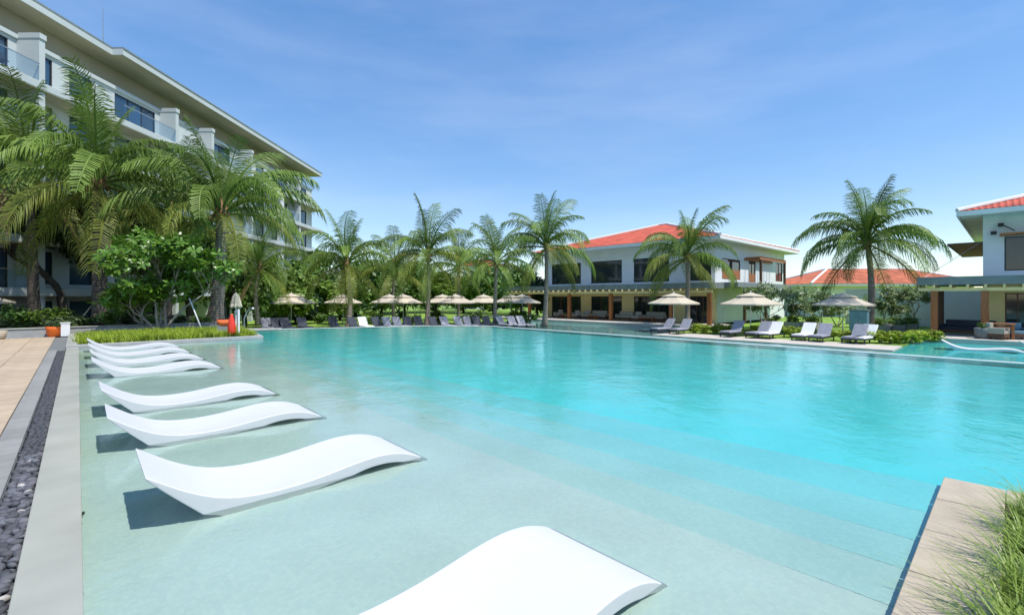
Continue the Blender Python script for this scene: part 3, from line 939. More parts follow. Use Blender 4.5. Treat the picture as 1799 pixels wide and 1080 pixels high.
# far pavilion with orange roof
def pavilion(label, x0, x1, d, ze, zr, dep=9.0, m='tile_orange'):
    p0 = D(x0, d); p1 = D(x1, d)
    L = (p1 - p0).length
    root = empty('pavilion', (p0.x, p0.y, LOW), 0, label, 'house')
    b = MB(); op = []
    k = 1.0
    while k < L - 2.0:
        op.append((k, k + 1.5, 0.05, 2.3)); k += 3.2
    wall_open(b, 'x', 0, L, 0, 0.25, 0, ze - LOW, op)
    b.box(0, L, 2.0, 2.2, 0, ze - LOW); b.box(0, .25, .251, dep, 0, ze - LOW); b.box(L - .25, L, .251, dep, 0, ze - LOW)
    b.build('wall', M['white_wall'], root)
    for (a0, a1, za, zb_) in op:
        window(root, (a0, 0), 'x', a1 - a0, zb_ - za, za, mull=1)
    b = MB(); b.box(-1.2, L + 1.2, -1.2, dep + 1.2, ze - LOW + .003, ze - LOW + .25); b.build('fascia', M['fascia'], root)
    hip_roof(root, -1.25, L + 1.25, -1.25, dep + 1.25, ze - LOW + .253, zr - ze - .25, M[m], M['fascia'])
    return root


pavilion('low pavilion with orange tiled roof behind the right coconut palm', 1432, 1712, 58, 2.9, 5.25, 9.5)
pavilion('small pale house half hidden behind the middle palms', 815, 880, 95, 7.6, 9.6, 9.0)

# ------------------------------------------------------------------ hotel block on the left
BX = -26.75                    # balcony edge
hr = empty('hotel_building', (BX, 40, 0), R(-0.7), 'long pale hotel block with stacked balconies and deep eaves, behind the palms', 'hotel')
WX = -1.45                     # wall plane, relative to the balcony edge
FX = -2.9                      # frieze set back under the eaves
Y0, Y1 = -28.0, 25.0
levels_z = [2.0, 4.95, 7.9, 10.85, 13.8]
piers = [-23.75, -13.15, -2.5, 1.9, 8.1, 18.7]
b = MB()
wins = []
zz = [-1.0] + levels_z
tops = [z - 0.45 for z in levels_z] + [16.6]
allops = []
for li, z in enumerate(zz):
    h = 2.25
    row = []
    for p in piers:
        if p != 1.9: row.append((p - 4.3, p - .6, z + 0.06, z + h, 'd'))
        row.append((p + .5, p + 1.9, z + (0.06 if li == 0 else 0.3), z + h, 'w'))
        if p not in (-2.5,): row.append((p + 3.0, p + 4.6, z + (0.06 if li == 0 else 0.3), z + h, 'w'))
    allops.append(row)
for li, z in enumerate(zz):
    zt = tops[li] if li < len(tops) else 16.6
    rows = [r for r in allops[li] if r[0] > Y0 and r[1] < Y1]
    for r in rows: wins.append(r)
    wall_open(b, 'y', Y0, Y1, WX - 0.3, WX, z + 0.003, (zz[li + 1] - 0.003) if li + 1 < len(zz) else 16.247, [r[:4] for r in rows])
b.box(WX - 14, WX - 0.31, Y0, Y0 + .3, -1, 16.24); b.box(WX - 14, WX - 0.31, Y1 - .3, Y1, -1, 16.24); b.box(WX - 14, FX - 0.31, Y0, Y0 + .3, 16.51, 18.4); b.box(WX - 14, FX - 0.31, Y1 - .3, Y1, 16.51, 18.4); b.box(WX - 14, WX - 13.7, Y0 + .31, Y1 - .31, -1, 18.4)
b.box(WX - 3.2, WX - 3.0, Y0 + .31, Y1 - .31, -1, 16.2)
b.build('wall', M['hotel_wall'], hr)
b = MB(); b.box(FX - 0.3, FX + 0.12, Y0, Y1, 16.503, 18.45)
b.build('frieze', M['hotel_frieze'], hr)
b = MB(); b.box(FX - .29, WX + .12, Y0, Y1 - 0.02, 16.25, 16.5); b.build('cornice', M['hotel_wall'], hr)


def hotel_window(y0, y1, z0, z1, mull):
    f = MB(); p = MB()
    X0, X1 = WX - 0.16, WX - 0.03
    fr_ = 0.07
    f.box(X0, X1, y0, y1, z0, z0 + fr_); f.box(X0, X1, y0, y1, z1 - fr_, z1)
    f.box(X0, X1, y0, y0 + fr_, z0 + fr_, z1 - fr_); f.box(X0, X1, y1 - fr_, y1, z0 + fr_, z1 - fr_)
    for k in range(1, mull + 1):
        c = y0 + (y1 - y0) * k / (mull + 1); f.box(X0, X1 - .01, c - .03, c + .03, z0 + fr_, z1 - fr_)
    p.box(WX - .11, WX - .09, y0 + .03, y1 - .03, z0 + .03, z1 - .03)
    o = f.build('window', M['frame'], hr); p.build('pane', M['bluepane'], o)


for y0, y1, z0, z1, k in wins:
    hotel_window(y0, y1, z0, z1, 2 if k == 'd' else 0)
for z in levels_z:
    b = MB(); b.box(WX + .003, 0, Y0, Y1, z - 0.42, z); b.build('balcony_slab', M['hotel_wall'], hr, bevel=0.02)
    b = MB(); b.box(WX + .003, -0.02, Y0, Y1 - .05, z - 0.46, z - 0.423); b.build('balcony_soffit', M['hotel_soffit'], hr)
for li, z in enumerate(zz[:-1] + [13.8]):
    zt = (zz[li + 1] - 0.465) if li + 1 < len(zz) else 16.3
    for p in piers:
        if p + .2 > Y1: continue
        b = MB(); b.box(WX + .003, -0.12, p - .17, p + .17, z + .003, zt); b.build('pier', M['hotel_wall'], hr)
        if li == len(zz) - 1:
            b = MB(); b.box(WX + .125, -0.06, p - .2, p + .2, zt + .003, zt + .3); b.build('pier_cap', M['hotel_wall'], hr)
        if li > 0:
            for a, c in ((p - 5.1, p - .2),):
                if a < Y0 or p == 1.9: continue
                g_ = MB(); g_.box(-0.10, -0.08, a, c, z + .08, z + 1.0); ro = g_.build('railing', M['rail'], hr)
                g_ = MB(); g_.box(-0.12, -0.06, a, c, z + 1.003, z + 1.05); g_.build('handrail', M['metal'], ro)
# end column and returned slabs
b = MB(); b.box(-0.7, -0.15, 14.2, 14.75, -1.0, 13.3); b.build('column', M['white_wall'], hr)
# eaves: nearer stretch set back a little, farther stretch proud of it
b = MB(); b.box(WX - 14.5, -1.2, Y0 - 2, -7.3, 18.453, 18.75); b.box(WX - 14.5, -0.45, -7.297, Y1 + .7, 18.453, 18.75)
b.build('eave', M['hotel_soffit'], hr)
b = MB(); b.box(-1.197, -1.12, Y0 - 2, -7.3, 18.44, 18.85); b.box(-0.447, -0.37, -7.36, Y1 + .78, 18.44, 18.85); b.box(WX - 14.5, -.45, Y1 + .703, Y1 + .78, 18.44, 18.85); b.box(-1.12, -.45, -7.36, -7.3, 18.44, 18.85)
b.build('fascia', M['hotel_wall'], hr)
b = MB(); b.box(WX - 14.5, -1.1, Y0 - 2, -7.38, 18.853, 18.97); b.box(WX - 14.5, -.33, -7.36, Y1 + .82, 18.853, 18.97)
b.build('roof', M['slate'], hr)
b = MB(); b.tube([(-3.0, -6.0, 18.97), (-3.0, -6.0, 22.6)], [0.045, 0.02], 6)
b.build('antenna_mast', M['metal'], hr)
# chairs on the upper near balcony
def balcony_chair(loc, rz, lab):
    r_ = empty('balcony_chair', loc, rz, lab, 'chair', 'chairs on the hotel balconies')
    b = MB(); b.box(-.25, .25, -.25, .25, .4, .46); b.build('seat', M['slate_fabric'], r_)
    b = MB(); b.box(-.25, .25, .2, .26, .46, .95); b.build('backrest', M['slate_fabric'], r_)
    for sx in (-1, 1):
        for sy in (-1, 1):
            b = MB(); b.box(sx * .22 - .02, sx * .22 + .02, sy * .22 - .02, sy * .22 + .02, 0, .4); b.build('leg', M['whitepaint'], r_)


def hp(x, y, z):
    return Matrix.Rotation(R(-0.7), 4, 'Z') @ Vector((x, y, z)) + Vector((BX, 40, 0))


balcony_chair(hp(-.6, -14.9, 13.8), 1.2, 'dark balcony chair beside the white pier at top left')
balcony_chair(hp(-.7, -16.3, 13.8), -1.0, 'dark balcony chair behind the glass rail at top left')
balcony_chair(hp(-.8, 20.5, 13.8), 0.5, 'dark balcony chair on the far end of the top hotel floor')


# ------------------------------------------------------------------ palms
def frond_mesh(i, elev, droop, seed, m, hang=0.5, nl=42, stiff=0.0):
    r = random.Random(seed)
    N = 14
    pts = [Vector((0, 0, 0))]; tans = []
    for k in range(N):
        t = (k + .5) / N
        a = elev - droop * (t ** 1.35)
        tans.append(Vector((math.cos(a), 0, math.sin(a))))
        pts.append(pts[-1] + tans[-1] / N)
    tans.append(tans[-1])
    mb = MB()
    mb.tube(pts, [0.014 * (1 - .9 * k / N) + .0015 for k in range(N + 1)], 5)
    sway = r.uniform(-.15, .15)
    for sgn in (-1, 1):
        for k in range(nl):
            t = 0.13 + 0.86 * (k + r.uniform(-.3, .3)) / nl
            t = min(max(t, .1), .995)
            x = t * N; j = min(int(x), N - 1); f_ = x - j
            p = pts[j].lerp(pts[j + 1], f_); T = tans[j].lerp(tans[j + 1], f_).normalized()
            side = Vector((0, sgn, 0)); up = T.cross(Vector((0, 1, 0))) * -1
            if up.z < 0: up = -up
            ll = 0.27 * (0.35 + 0.65 * math.sin(PI * min(1, (t * .82 + .12)))) * r.uniform(.8, 1.12) * (1 if t < .9 else 1 - (t - .9) * 3.5)
            hg = hang * r.uniform(.6, 1.4)
            d1 = (side * .78 + T * .55 + up * .22).normalized()
            d2 = (side * (.62 - .3 * hg) + T * .5 + Vector((sway * .3, sway, -1.0)) * hg).normalized()
            d3 = (side * (.35 - .25 * hg) + T * .4 + Vector((sway * .3, sway, -1.3)) * hg).normalized()
            w = .0064 * r.uniform(.75, 1.25)
            q0, q1 = p, p + d1 * ll * .36
            q2 = q1 + d2 * ll * .36
            q3 = q2 + d3 * ll * .34
            wt = T * w
            nrm = up * (w * .35)
            mb.add([q0 - wt * .6, q0 + wt * .6, q1 - wt, q1 + wt, q2 - wt * .8, q2 + wt * .8, q3], [(0, 1, 3, 2), (2, 3, 5, 4), (4, 5, 6)])
    return mb.mesh('frond', m, smooth=False)


SPECS = [(R(86), R(26), .3), (R(76), R(62), .45), (R(65), R(95), .65), (R(54), R(112), .8), (R(42), R(118), .95), (R(28), R(112), 1.05), (R(12), R(98), 1.1), (R(-10), R(76), 1.0), (R(-34), R(52), .8)]
FD = frond_mesh(8, R(-48), R(36), 990, M['frond_dead'], .7, 36)
FR = []; FO = []
for i, (e, dr, hg) in enumerate(SPECS):
    FR.append([frond_mesh(i, e, dr, 300 + i * 3 + k, M['frond'], hg) for k in range(2)])
    FO.append([frond_mesh(i, e, dr, 400 + i * 3 + k, M['frond_old'], hg) for k in range(2)])


def palm(base, crown, L, label, seed, nf=24, r0=0.2, dark=False, old=0.3, lean=0.0, lift=0):
    r = random.Random(seed)
    base = Vector(base); crown = Vector(crown)
    root = empty('coconut_palm', base, 0, label, 'palm tree', 'coconut palms round the pool')
    top = crown - base
    b = MB(); pts = []; rad = []
    n = 22
    bow = Vector((r.uniform(-.3, .3), r.uniform(-.3, .3), 0)) * 0.6
    for k in range(n + 1):
        t = k / n
        pts.append(top * t + bow * math.sin(PI * t) + Vector((0, 0, 0)))
        pts[-1].z = top.z * t
        ring = 1.0 + (0.035 if k % 2 else -0.02)
        rad.append((r0 * (1.55 - 2.6 * t if t < .15 else 1.16 - .42 * t)) * ring)
    b.tube(pts, rad, 12)
    b.build('trunk', M['palm_trunk_shaded' if dark else 'palm_trunk'], root, smooth=True)
    b = MB()
    b.lathe([(r0 * .5, -.45), (r0 * 1.15, -.25), (r0 * 1.3, 0), (r0 * 1.0, .25), (r0 * .45, .55), (.02, .75)], 10, tuple(top))
    b.build('crown_shaft', M['fibre'], root, smooth=True)
    for k in range(r.randrange(2, 6)):
        a = r.uniform(0, 6.28); b = MB()
        b.lathe([(.01, -.13), (.08, -.1), (.12, 0), (.085, .1), (.01, .14)], 8)
        o = b.build('coconut', M['coconut'], root, smooth=True); o.location = top + Vector((math.cos(a) * r0 * 1.7, math.sin(a) * r0 * 1.7, -.28 - r.uniform(0, .2)))
    a0 = r.uniform(0, 6.28)
    for k in range(nf):
        t = k / (nf - 1)
        idx = min(8, max(0, int(t ** .85 * 8.4 + r.uniform(-.6, .6)) - lift))
        oldf = (t > 1 - old) and r.random() < .8
        me = (FO if oldf else FR)[idx][r.randrange(2)]
        if k >= nf - 2 and r.random() < .22: me = FD
        s = L * r.uniform(.82, 1.12) * (.72 if k == 0 else .9 if t < .15 else 1.0)
        az = a0 + k * 2.39996 + r.uniform(-.25, .25)
        o = put('frond', me, root, top + Vector((math.cos(az) * r0 * .5, math.sin(az) * r0 * .5, .28 - .5 * t)), (r.uniform(-.25, .25), r.uniform(-.12, .12), az), s)
    return root


def palm_px(bx, by, z, cx, cy, L_px, label, seed, d=None, **k):
    base = G(bx, by, z) if d is None else D(bx, d, z)
    dd = base.y
    crown = Vector(((cx - 900) / F * dd, dd + rnd.uniform(-.3, .3), H - (cy - HZ) / F * dd))
    return palm(base, crown, L_px / F * dd, label, seed, **k)


palm_px(179, 0, .2, 178, 318, 205, 'tall thick palm with shaded trunk at far left, before the hotel', 21, d=21.5, r0=.27, dark=True, nf=27, old=.2)
palm_px(378, 0, .2, 393, 374, 196, 'thick palm with grey trunk behind the rescue buoy, right of the frangipani', 22, d=23, r0=.27, nf=24, old=.25)
palm_px(612, 577, LOW, 609, 462, 108, 'leaning crowned palm left of the white towelled lounger on the far shore', 23, d=35.5, r0=.19, nf=22)
palm_px(750, 577, LOW, 752, 448, 108, 'palm with yellow hanging fronds behind the middle of the far shore', 24, d=36.5, r0=.17, nf=22)
palm_px(870, 577, LOW, 873, 462, 92, 'slimmer palm on the far shore left of the tallest middle palm', 25, d=37, r0=.15, nf=20)
palm_px(957, 577, LOW, 960, 432, 108, 'palm standing before the left end of the villa terrace', 26, d=38.5, r0=.18, nf=23)
palm_px(1208, 577, LOW, 1208, 450, 105, 'palm in front of the villa facade by the cream parasol', 27, d=37, r0=.18, nf=23)
palm_px(1527, 582, LOW, 1524, 425, 124, 'broad palm at right beside the blue grey towel board', 128, d=31.5, r0=.2, nf=34, old=.12, lift=0)
# smaller palms farther back
palm_px(455, 0, -.5, 458, 470, 92, 'smaller palm behind the closed parasol, near the hotel foot', 31, d=33, r0=.15, nf=20)
palm_px(693, 0, LOW, 695, 478, 85, 'small background palm between the two left shore palms', 32, d=48, r0=.16, nf=18)
palm_px(806, 0, LOW, 806, 470, 80, 'yellowish background palm between the middle shore palms', 33, d=50, r0=.16, nf=20, old=.6)
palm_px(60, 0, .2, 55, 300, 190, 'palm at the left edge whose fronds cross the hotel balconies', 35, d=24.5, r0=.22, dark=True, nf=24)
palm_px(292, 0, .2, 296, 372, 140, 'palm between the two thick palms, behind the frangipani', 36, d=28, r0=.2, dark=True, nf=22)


# ------------------------------------------------------------------ broadleaf trees and shrubs
def leaf_cloud(seed, clumps, leaves, size, rx, ry, rz, clump_r=.42, flat=0.0):
    """leaf faces spread through clumps inside an ellipsoid of half axes rx, ry, rz centred at 0"""
    r = random.Random(seed)
    mb = MB()
    cs = []
    for _ in range(clumps):
        while True:
            p = Vector((r.uniform(-1, 1), r.uniform(-1, 1), r.uniform(-1, 1)))
            if .25 < p.length < 1: break
        cs.append((Vector((p.x * rx * .78, p.y * ry * .78, p.z * rz * .78)), r.uniform(.65, 1.2)))
    for c, k in cs:
        for _ in range(leaves):
            n = Vector((r.gauss(0, 1), r.gauss(0, 1), r.gauss(0, 1) + .15)).normalized()
            rad = clump_r * k * (r.random() ** .4)
            p = c + Vector((n.x * rx, n.y * ry, n.z * rz)) * rad
            ax = Vector((r.gauss(0, 1), r.gauss(0, 1), r.gauss(0, .6))).normalized()
            nn = (n + Vector((0, 0, .7)) + Vector((r.gauss(0, .5), r.gauss(0, .5), r.gauss(0, .5)))).normalized()
            sd = ax.cross(nn).normalized(); ax = nn.cross(sd)
            s = size * r.uniform(.6, 1.3)
            w = s * .27
            mid = p + ax * s * .5 - nn * s * .06
            mb.add([p, mid - sd * w, p + ax * s - nn * s * .2, mid + sd * w], [(0, 1, 2), (0, 2, 3)])
    return mb


def branching(seed, h, spread, r0, n=9, kink=.35):
    r = random.Random(seed); mb = MB(); tips = []
    def grow(p, d, ln, rad, lev):
        pts = [p]; q = p; dd = d
        for k in range(4):
            dd = (dd + Vector((r.uniform(-kink, kink), r.uniform(-kink, kink), r.uniform(-.1, .25)))).normalized()
            q = q + dd * ln / 4; pts.append(q)
        mb.tube(pts, [rad * (1 - .12 * k) for k in range(5)], 6)
        if lev == 0: tips.append((q, dd)); return
        for _ in range(r.choice((2, 2, 3))):
            nd = (dd + Vector((r.uniform(-1, 1) * spread, r.uniform(-1, 1) * spread, r.uniform(-.15, .5)))).normalized()
            grow(q, nd, ln * r.uniform(.62, .82), rad * .6, lev - 1)
    return mb, tips, grow


# shared crowns
def crown_me(name, seed, m, size=.3, clumps=26, leaves=190, asp=(1, 1, .8), cr_=.36):
    return leaf_cloud(seed, clumps, leaves, size, *asp, clump_r=cr_).mesh(name, m)


CR = {}
for key, mm in (('dark', 'leaf_dark'), ('mid', 'leaf_mid'), ('light', 'leaf_light'), ('grey', 'leaf_grey')):
    CR[key] = [crown_me('crown', 500 + k * 7 + len(CR) * 31, M[mm], size=.15) for k in range(2)]
tb, tips_, gr_ = branching(3, 1, .7, .1)
gr_(Vector((0, 0, 0)), Vector((0, 0, 1)), .45, .045, 2)
TRUNK = tb.mesh('trunk', M['bark_dark'], True)


def tree(loc, w, h, kind, label, seed, group='broadleaf trees behind the pool', low=.12):
    """h total height, w crown width"""
    root = empty('broadleaf_tree', loc, random.Random(seed).uniform(0, 6), label, 'tree', group)
    put('trunk', TRUNK, root, (0, 0, 0), (0, 0, 0), (h * .75, h * .75, h * .8))
    ch = h * (1 - low)
    o = put('crown', CR[kind][seed % 2], root, (0, 0, h - ch / 2), (0, 0, 0), (w / 2, w / 2, ch / 2 / .8))
    o['kind'] = 'stuff'
    return root


# x centre, top row, width px, depth, kind, base level
TREES = [
    (-10, 300, 230, 27, 'dark', 'dark dense tree at the left edge behind the tall palm'), (112, 330, 190, 28, 'dark', 'dark dense tree behind the thick shaded palm trunk'),
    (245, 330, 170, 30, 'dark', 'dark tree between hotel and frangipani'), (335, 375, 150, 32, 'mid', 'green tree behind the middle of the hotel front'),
    (430, 430, 130, 36, 'mid', 'green tree below the hotel end, left'), (505, 465, 120, 42, 'light', 'light green tree behind the first parasol'),
    (560, 440, 110, 52, 'mid', 'bushy tree just right of the hotel end'), (625, 452, 120, 60, 'mid', 'green tree behind the leaning crowned palm'),
    (670, 468, 100, 66, 'grey', 'greyish tree between the two left shore palms'), (712, 458, 110, 72, 'mid', 'green tree left of the palm with yellow fronds'),
    (765, 472, 110, 75, 'light', 'light tree right of the palm with yellow fronds'), (815, 478, 110, 72, 'light', 'light tree behind the yellowish background palm'),
    (868, 470, 100, 70, 'mid', 'green tree behind the slimmer palm'), (915, 466, 100, 62, 'mid', 'green tree beside the villa left corner'), (945, 480, 70, 56, 'dark', 'small dark tree touching the villa left wall'),
    (520, 505, 90, 44, 'dark', 'low dark tree right behind the first parasol'), (598, 490, 100, 50, 'light', 'low light tree behind the second parasol'),
]
for i, (x, yt, wpx, d, kind, lab) in enumerate(TREES):
    z0 = .2 if d < 33 else LOW
    h = H - (yt - HZ) / F * d - z0
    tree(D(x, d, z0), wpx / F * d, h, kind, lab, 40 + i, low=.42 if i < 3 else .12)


# frangipani: many forked grey limbs, leaf rosettes and blossoms at the tips
def rosette(mb, p, d, r, n=12, s=.36):
    e = d.cross(Vector((0, 0, 1)))
    e = e.normalized() if e.length > .05 else Vector((1, 0, 0))
    g_ = d.cross(e).normalized()
    for k in range(n):
        a = 2 * PI * k / n * 1.6 + r.uniform(-.3, .3)
        out = e * math.cos(a) + g_ * math.sin(a)
        el = r.uniform(.1, .9)
        ax = (out * math.cos(el) + d * math.sin(el) + Vector((0, 0, -.15))).normalized()
        nn = (d - ax * d.dot(ax)).normalized(); sd = ax.cross(nn)
        L = s * r.uniform(.6, 1.15); w = L * .15
        q = p - d * r.uniform(0, .12)
        m1 = q + ax * L * .35 + nn * .01; m2 = q + ax * L * .75 - nn * L * .05
        tip = q + ax * L - nn * L * .16
        mb.add([q, m1 - sd * w * .8, m1 + sd * w * .8, m2 - sd * w, m2 + sd * w, tip], [(0, 2, 1), (1, 2, 4, 3), (3, 4, 5)])


def frangipani(loc, h, seed, label, stems, lev=4, ls=.36, spread=.8, mleaf='leaf_frangi', bloom=True, nros=12, kind='frangipani_tree', group=None, lean=1.0, fill=0):
    root = empty(kind, loc, 0, label, 'tree', group)
    r = random.Random(seed)
    mb, tips, grow = branching(seed, h, spread, .1, kink=.28)
    for (dx, dy) in stems:
        grow(Vector((dx * .15, dy * .15, 0)), Vector((dx * lean, dy * lean, 1.0)).normalized(), h * .33 * r.choice((.62, .8, 1.0, 1.05)), .075 * h / 4.5, lev)
    mb.build('trunk', M['bark'], root, smooth=True)
    lm = MB(); pm = MB()
    for p, d in tips:
        rosette(lm, p, d, r, nros, ls * r.uniform(.8, 1.1))
        for _ in range(fill):
            q = p + Vector((r.gauss(0, .26), r.gauss(0, .26), r.gauss(0, .24)))
            rosette(lm, q, (d + Vector((r.gauss(0, .5), r.gauss(0, .5), r.gauss(0, .3)))).normalized(), r, nros - 2, ls * .9)
        if bloom and r.random() < .35:
            for _ in range(5):
                c = p + Vector((r.gauss(0, .07), r.gauss(0, .07), .06 + r.random() * .08)); s_ = .045
                nn = Vector((r.gauss(0, .6), r.gauss(0, .6), 1)).normalized(); e = nn.orthogonal().normalized(); g_ = nn.cross(e)
                pm.add([c + (e * math.cos(2 * PI * k / 5) + g_ * math.sin(2 * PI * k / 5)) * s_ for k in range(5)], [(0, 1, 2, 3, 4)])
    o = lm.build('crown', M[mleaf], root); o['kind'] = 'stuff'
    if bloom:
        o = pm.build('blossoms', M['petal'], root); o['kind'] = 'stuff'
    return root, tips


fp = G(285, 582, .1)
frangipani((fp.x, fp.y, .08), 3.9, 57, 'wide frangipani with forked grey limbs and white blossoms in the grass bed', [(-2.3, .2), (-1.5, .1), (-.9, -.4), (-.4, .4), (.25, .3), (.8, -.1), (-.15, -.3)], lev=4, fill=3, lean=1.0, spread=.95)
for i, (x, y, hh, lab) in enumerate([(1345, 577, 3.5, 'grey green frangipani left of the concrete planters near the villa'), (1395, 575, 3.3, 'grey green frangipani behind the white towelled loungers'),
                                     (1440, 574, 3.1, 'grey green frangipani left of the blue grey towel board'), (1472, 573, 3.0, 'grey green frangipani behind the towel board parasol'), (1560, 578, 3.4, 'frangipani right of the broad palm trunk'), (1605, 576, 3.0, 'smaller frangipani near the right villa posts')]):
    p = G(x, y, LOW)
    frangipani((p.x, p.y, LOW), hh, 70 + i, lab, [(-.5, .2), (.4, .3), (.1, -.5)], lev=4, ls=.34, mleaf='leaf_grey', nros=10, group='frangipani trees between the villas', lean=.8, fill=2)


# shrubs
def shrub_me(seed, m, clumps=10, leaves=75, size=.24):
    return leaf_cloud(seed, clumps, leaves, size, 1, 1, .8, clump_r=.45).mesh('foliage', M[m])


SH = {k: [shrub_me(600 + i * 5 + j, k) for j in range(2)] for i, k in enumerate(('leaf_dark', 'leaf_mid', 'leaf_light', 'hedge', 'leaf_grey'))}
stem_b = MB()
for k in range(5):
    a = 2 * PI * k / 5
    stem_b.tube([(0, 0, 0), (.25 * math.cos(a), .25 * math.sin(a), .5), (.4 * math.cos(a), .4 * math.sin(a), 1.0)], [.035, .025, .012], 5)
STEM = stem_b.mesh('stem', M['bark'])


def shrub(loc, w, h, m, label, seed, group):
    root = empty('shrub', loc, random.Random(seed).uniform(0, 6), label, 'shrub', group)
    put('stem', STEM, root, (0, 0, 0), (0, 0, 0), (w * .5, w * .5, h * .7))
    o = put('foliage', SH[m][seed % 2], root, (0, 0, h * .52), (0, 0, 0), (w / 2, w / 2, h * .5 / .8)); o['kind'] = 'stuff'
    return root


# behind the low wall on the left, then round the trunks
sh_list = [(8, 548, 2.0, 'leaf_grey'), (35, 528, 1.5, 'leaf_mid'), (62, 545, 1.7, 'leaf_mid'), (90, 538, 1.5, 'leaf_light'), (112, 555, 1.2, 'leaf_grey'), (148, 556, 1.3, 'leaf_dark'), (205, 540, 1.5, 'leaf_mid'),
           (232, 552, 1.2, 'leaf_dark'), (262, 548, 1.3, 'leaf_mid'), (318, 552, 1.2, 'leaf_dark'), (350, 558, 1.0, 'leaf_mid'), (-30, 545, 2.0, 'leaf_grey')]
for i, (x, yt, w, mm) in enumerate(sh_list):
    d = 19.4 + rnd.uniform(0, 1.0) + max(0, x - 150) * .012
    h = max(.5, H - (yt - HZ) / F * d - .2)
    shrub(D(x, d, .2), w, h, mm, '%s shrub from the left behind the low grey wall' % ORD[(i + 1) % 12], i, 'shrubs behind the low grey wall')
# low plants at the far shore and lime hedges by the right loungers
fl = [(470, .8), (560, .8), (655, .7), (720, .8), (770, .7), (828, .8), (905, .7), (925, .9)]
for i, (x, h) in enumerate(fl):
    shrub(D(x, 42 + rnd.uniform(0, 4), LOW), 2.4, h + .5, ('leaf_light', 'leaf_mid')[i % 2], '%s low shrub from the left behind the far shore loungers' % ORD[i], i, 'low shrubs along the far shore')
bk = [(500, 55), (540, 52), (600, 58), (650, 75), (700, 80), (760, 85), (810, 85), (860, 80), (905, 70)]
for i, (x, d) in enumerate(bk):
    shrub(D(x, d, LOW), 7.5, 2.6 + rnd.uniform(0, .6), ('leaf_dark', 'leaf_mid')[i % 2], '%s clipped bush from the left at the back of the lawn' % ORD[i], i, 'bushes at the back of the lawn')
hd = [(1222, 585), (1240, 586), (1258, 586), (1276, 587), (1390, 592), (1408, 593), (1325, 589), (1480, 599), (1548, 603), (1565, 603), (1582, 603), (1600, 602), (1618, 601), (1634, 599)]
for i, (x, y) in enumerate(hd):
    p = G(x, y, LOW)
    shrub(p, 1.25, .72, 'hedge', '%s lime green hedge plant from the left beside the right bank loungers' % ORD[i], i, 'lime hedge plants beside the right bank loungers')

# concrete planters with plants
pls = [(1395, 576, 1.1), (1424, 577, 1.1), (1360, 575, 1.0), (1548, 583, 1.2), (1575, 582, 1.1), (1598, 580, 1.0)]
for i, (x, y, w) in enumerate(pls):
    p = G(x, y, LOW); p.z = LOW
    root = empty('concrete_planter', p, ROT, '%s square concrete planter of lime plants from the left on the garden lawn' % ORD[i], 'planter', 'concrete planters on the garden lawn')
    b = MB(); h_ = .5
    for q in ((-w / 2, w / 2, -w / 2, -w / 2 + .08), (-w / 2, w / 2, w / 2 - .08, w / 2), (-w / 2, -w / 2 + .08, -w / 2 + .081, w / 2 - .081), (w / 2 - .08, w / 2, -w / 2 + .081, w / 2 - .081)):
        b.box(q[0], q[1], q[2], q[3], 0, h_)
    b.build('box', M['concrete'], root)
    b = MB(); b.box(-w / 2 + .081, w / 2 - .081, -w / 2 + .081, w / 2 - .081, 0, h_ - .06); b.build('soil', M['soil'], root)
    o = put('foliage', SH['leaf_light'][i % 2], root, (0, 0, h_ + .2), (0, 0, i), (w * .62, w * .62, .42)); o['kind'] = 'stuff'


# ------------------------------------------------------------------ parasols
def parasol_proto(m):
    root = empty('parasol')
    b = MB(); b.lathe([(.28, 0), (.30, .02), (.30, .08), (.05, .1), (.045, .35)], 14); b.build('base', M['concrete'], root, smooth=False)
    b = MB(); b.tube([(0, 0, .1), (0, 0, 2.78)], .028, 8); b.build('pole', M['whitepaint'], root)
    n = 8; Rr = 1.85
    b = MB()
    ring = []
    for k in range(n * 2):
        a = 2 * PI * k / (n * 2) + PI / 8
        rr = Rr if k % 2 == 0 else Rr * .935
        ring.append((rr * math.cos(a), rr * math.sin(a)))
    vs = []
    for f_, z in ((.36, 2.50), (.68, 2.23), (1.0, 2.02)):
        vs += [(x * f_, y * f_, z + (0.0 if k % 2 == 0 else -.015)) for k, (x, y) in enumerate(ring)]
    vs += [(x * 1.0, y * 1.0, 1.93) for x, y in ring]
    N2 = n * 2
    fs = [(j * N2 + k, j * N2 + (k + 1) % N2, (j + 1) * N2 + (k + 1) % N2, (j + 1) * N2 + k) for j in range(3) for k in range(N2)]
    b.add(vs, fs); b.build('canopy', m, root, solid=.012)
    b = MB()
    vs = [(0, 0, 2.76)] + [(x * .46, y * .46, 2.53) for x, y in ring] + [(x * .46, y * .46, 2.47) for x, y in ring]
    fs = [(0, 1 + k, 1 + (k + 1) % N2) for k in range(N2)] + [(1 + k, 1 + N2 + k, 1 + N2 + (k + 1) % N2, 1 + (k + 1) % N2) for k in range(N2)]
    b.add(vs, fs); b.build('vent_cap', m, root, solid=.012)
    for k in range(n):
        a = 2 * PI * k / n + PI / 8
        b = MB(); b.tube([(.03 * math.cos(a), .03 * math.sin(a), 2.45), (Rr * .98 * math.cos(a), Rr * .98 * math.sin(a), 1.995)], .012, 5); b.build('rib', M['whitepaint'], root)
    b = MB(); b.lathe([(.03, 2.76), (.045, 2.80), (.01, 2.86)], 8); b.build('finial', M['whitepaint'], root)
    return root


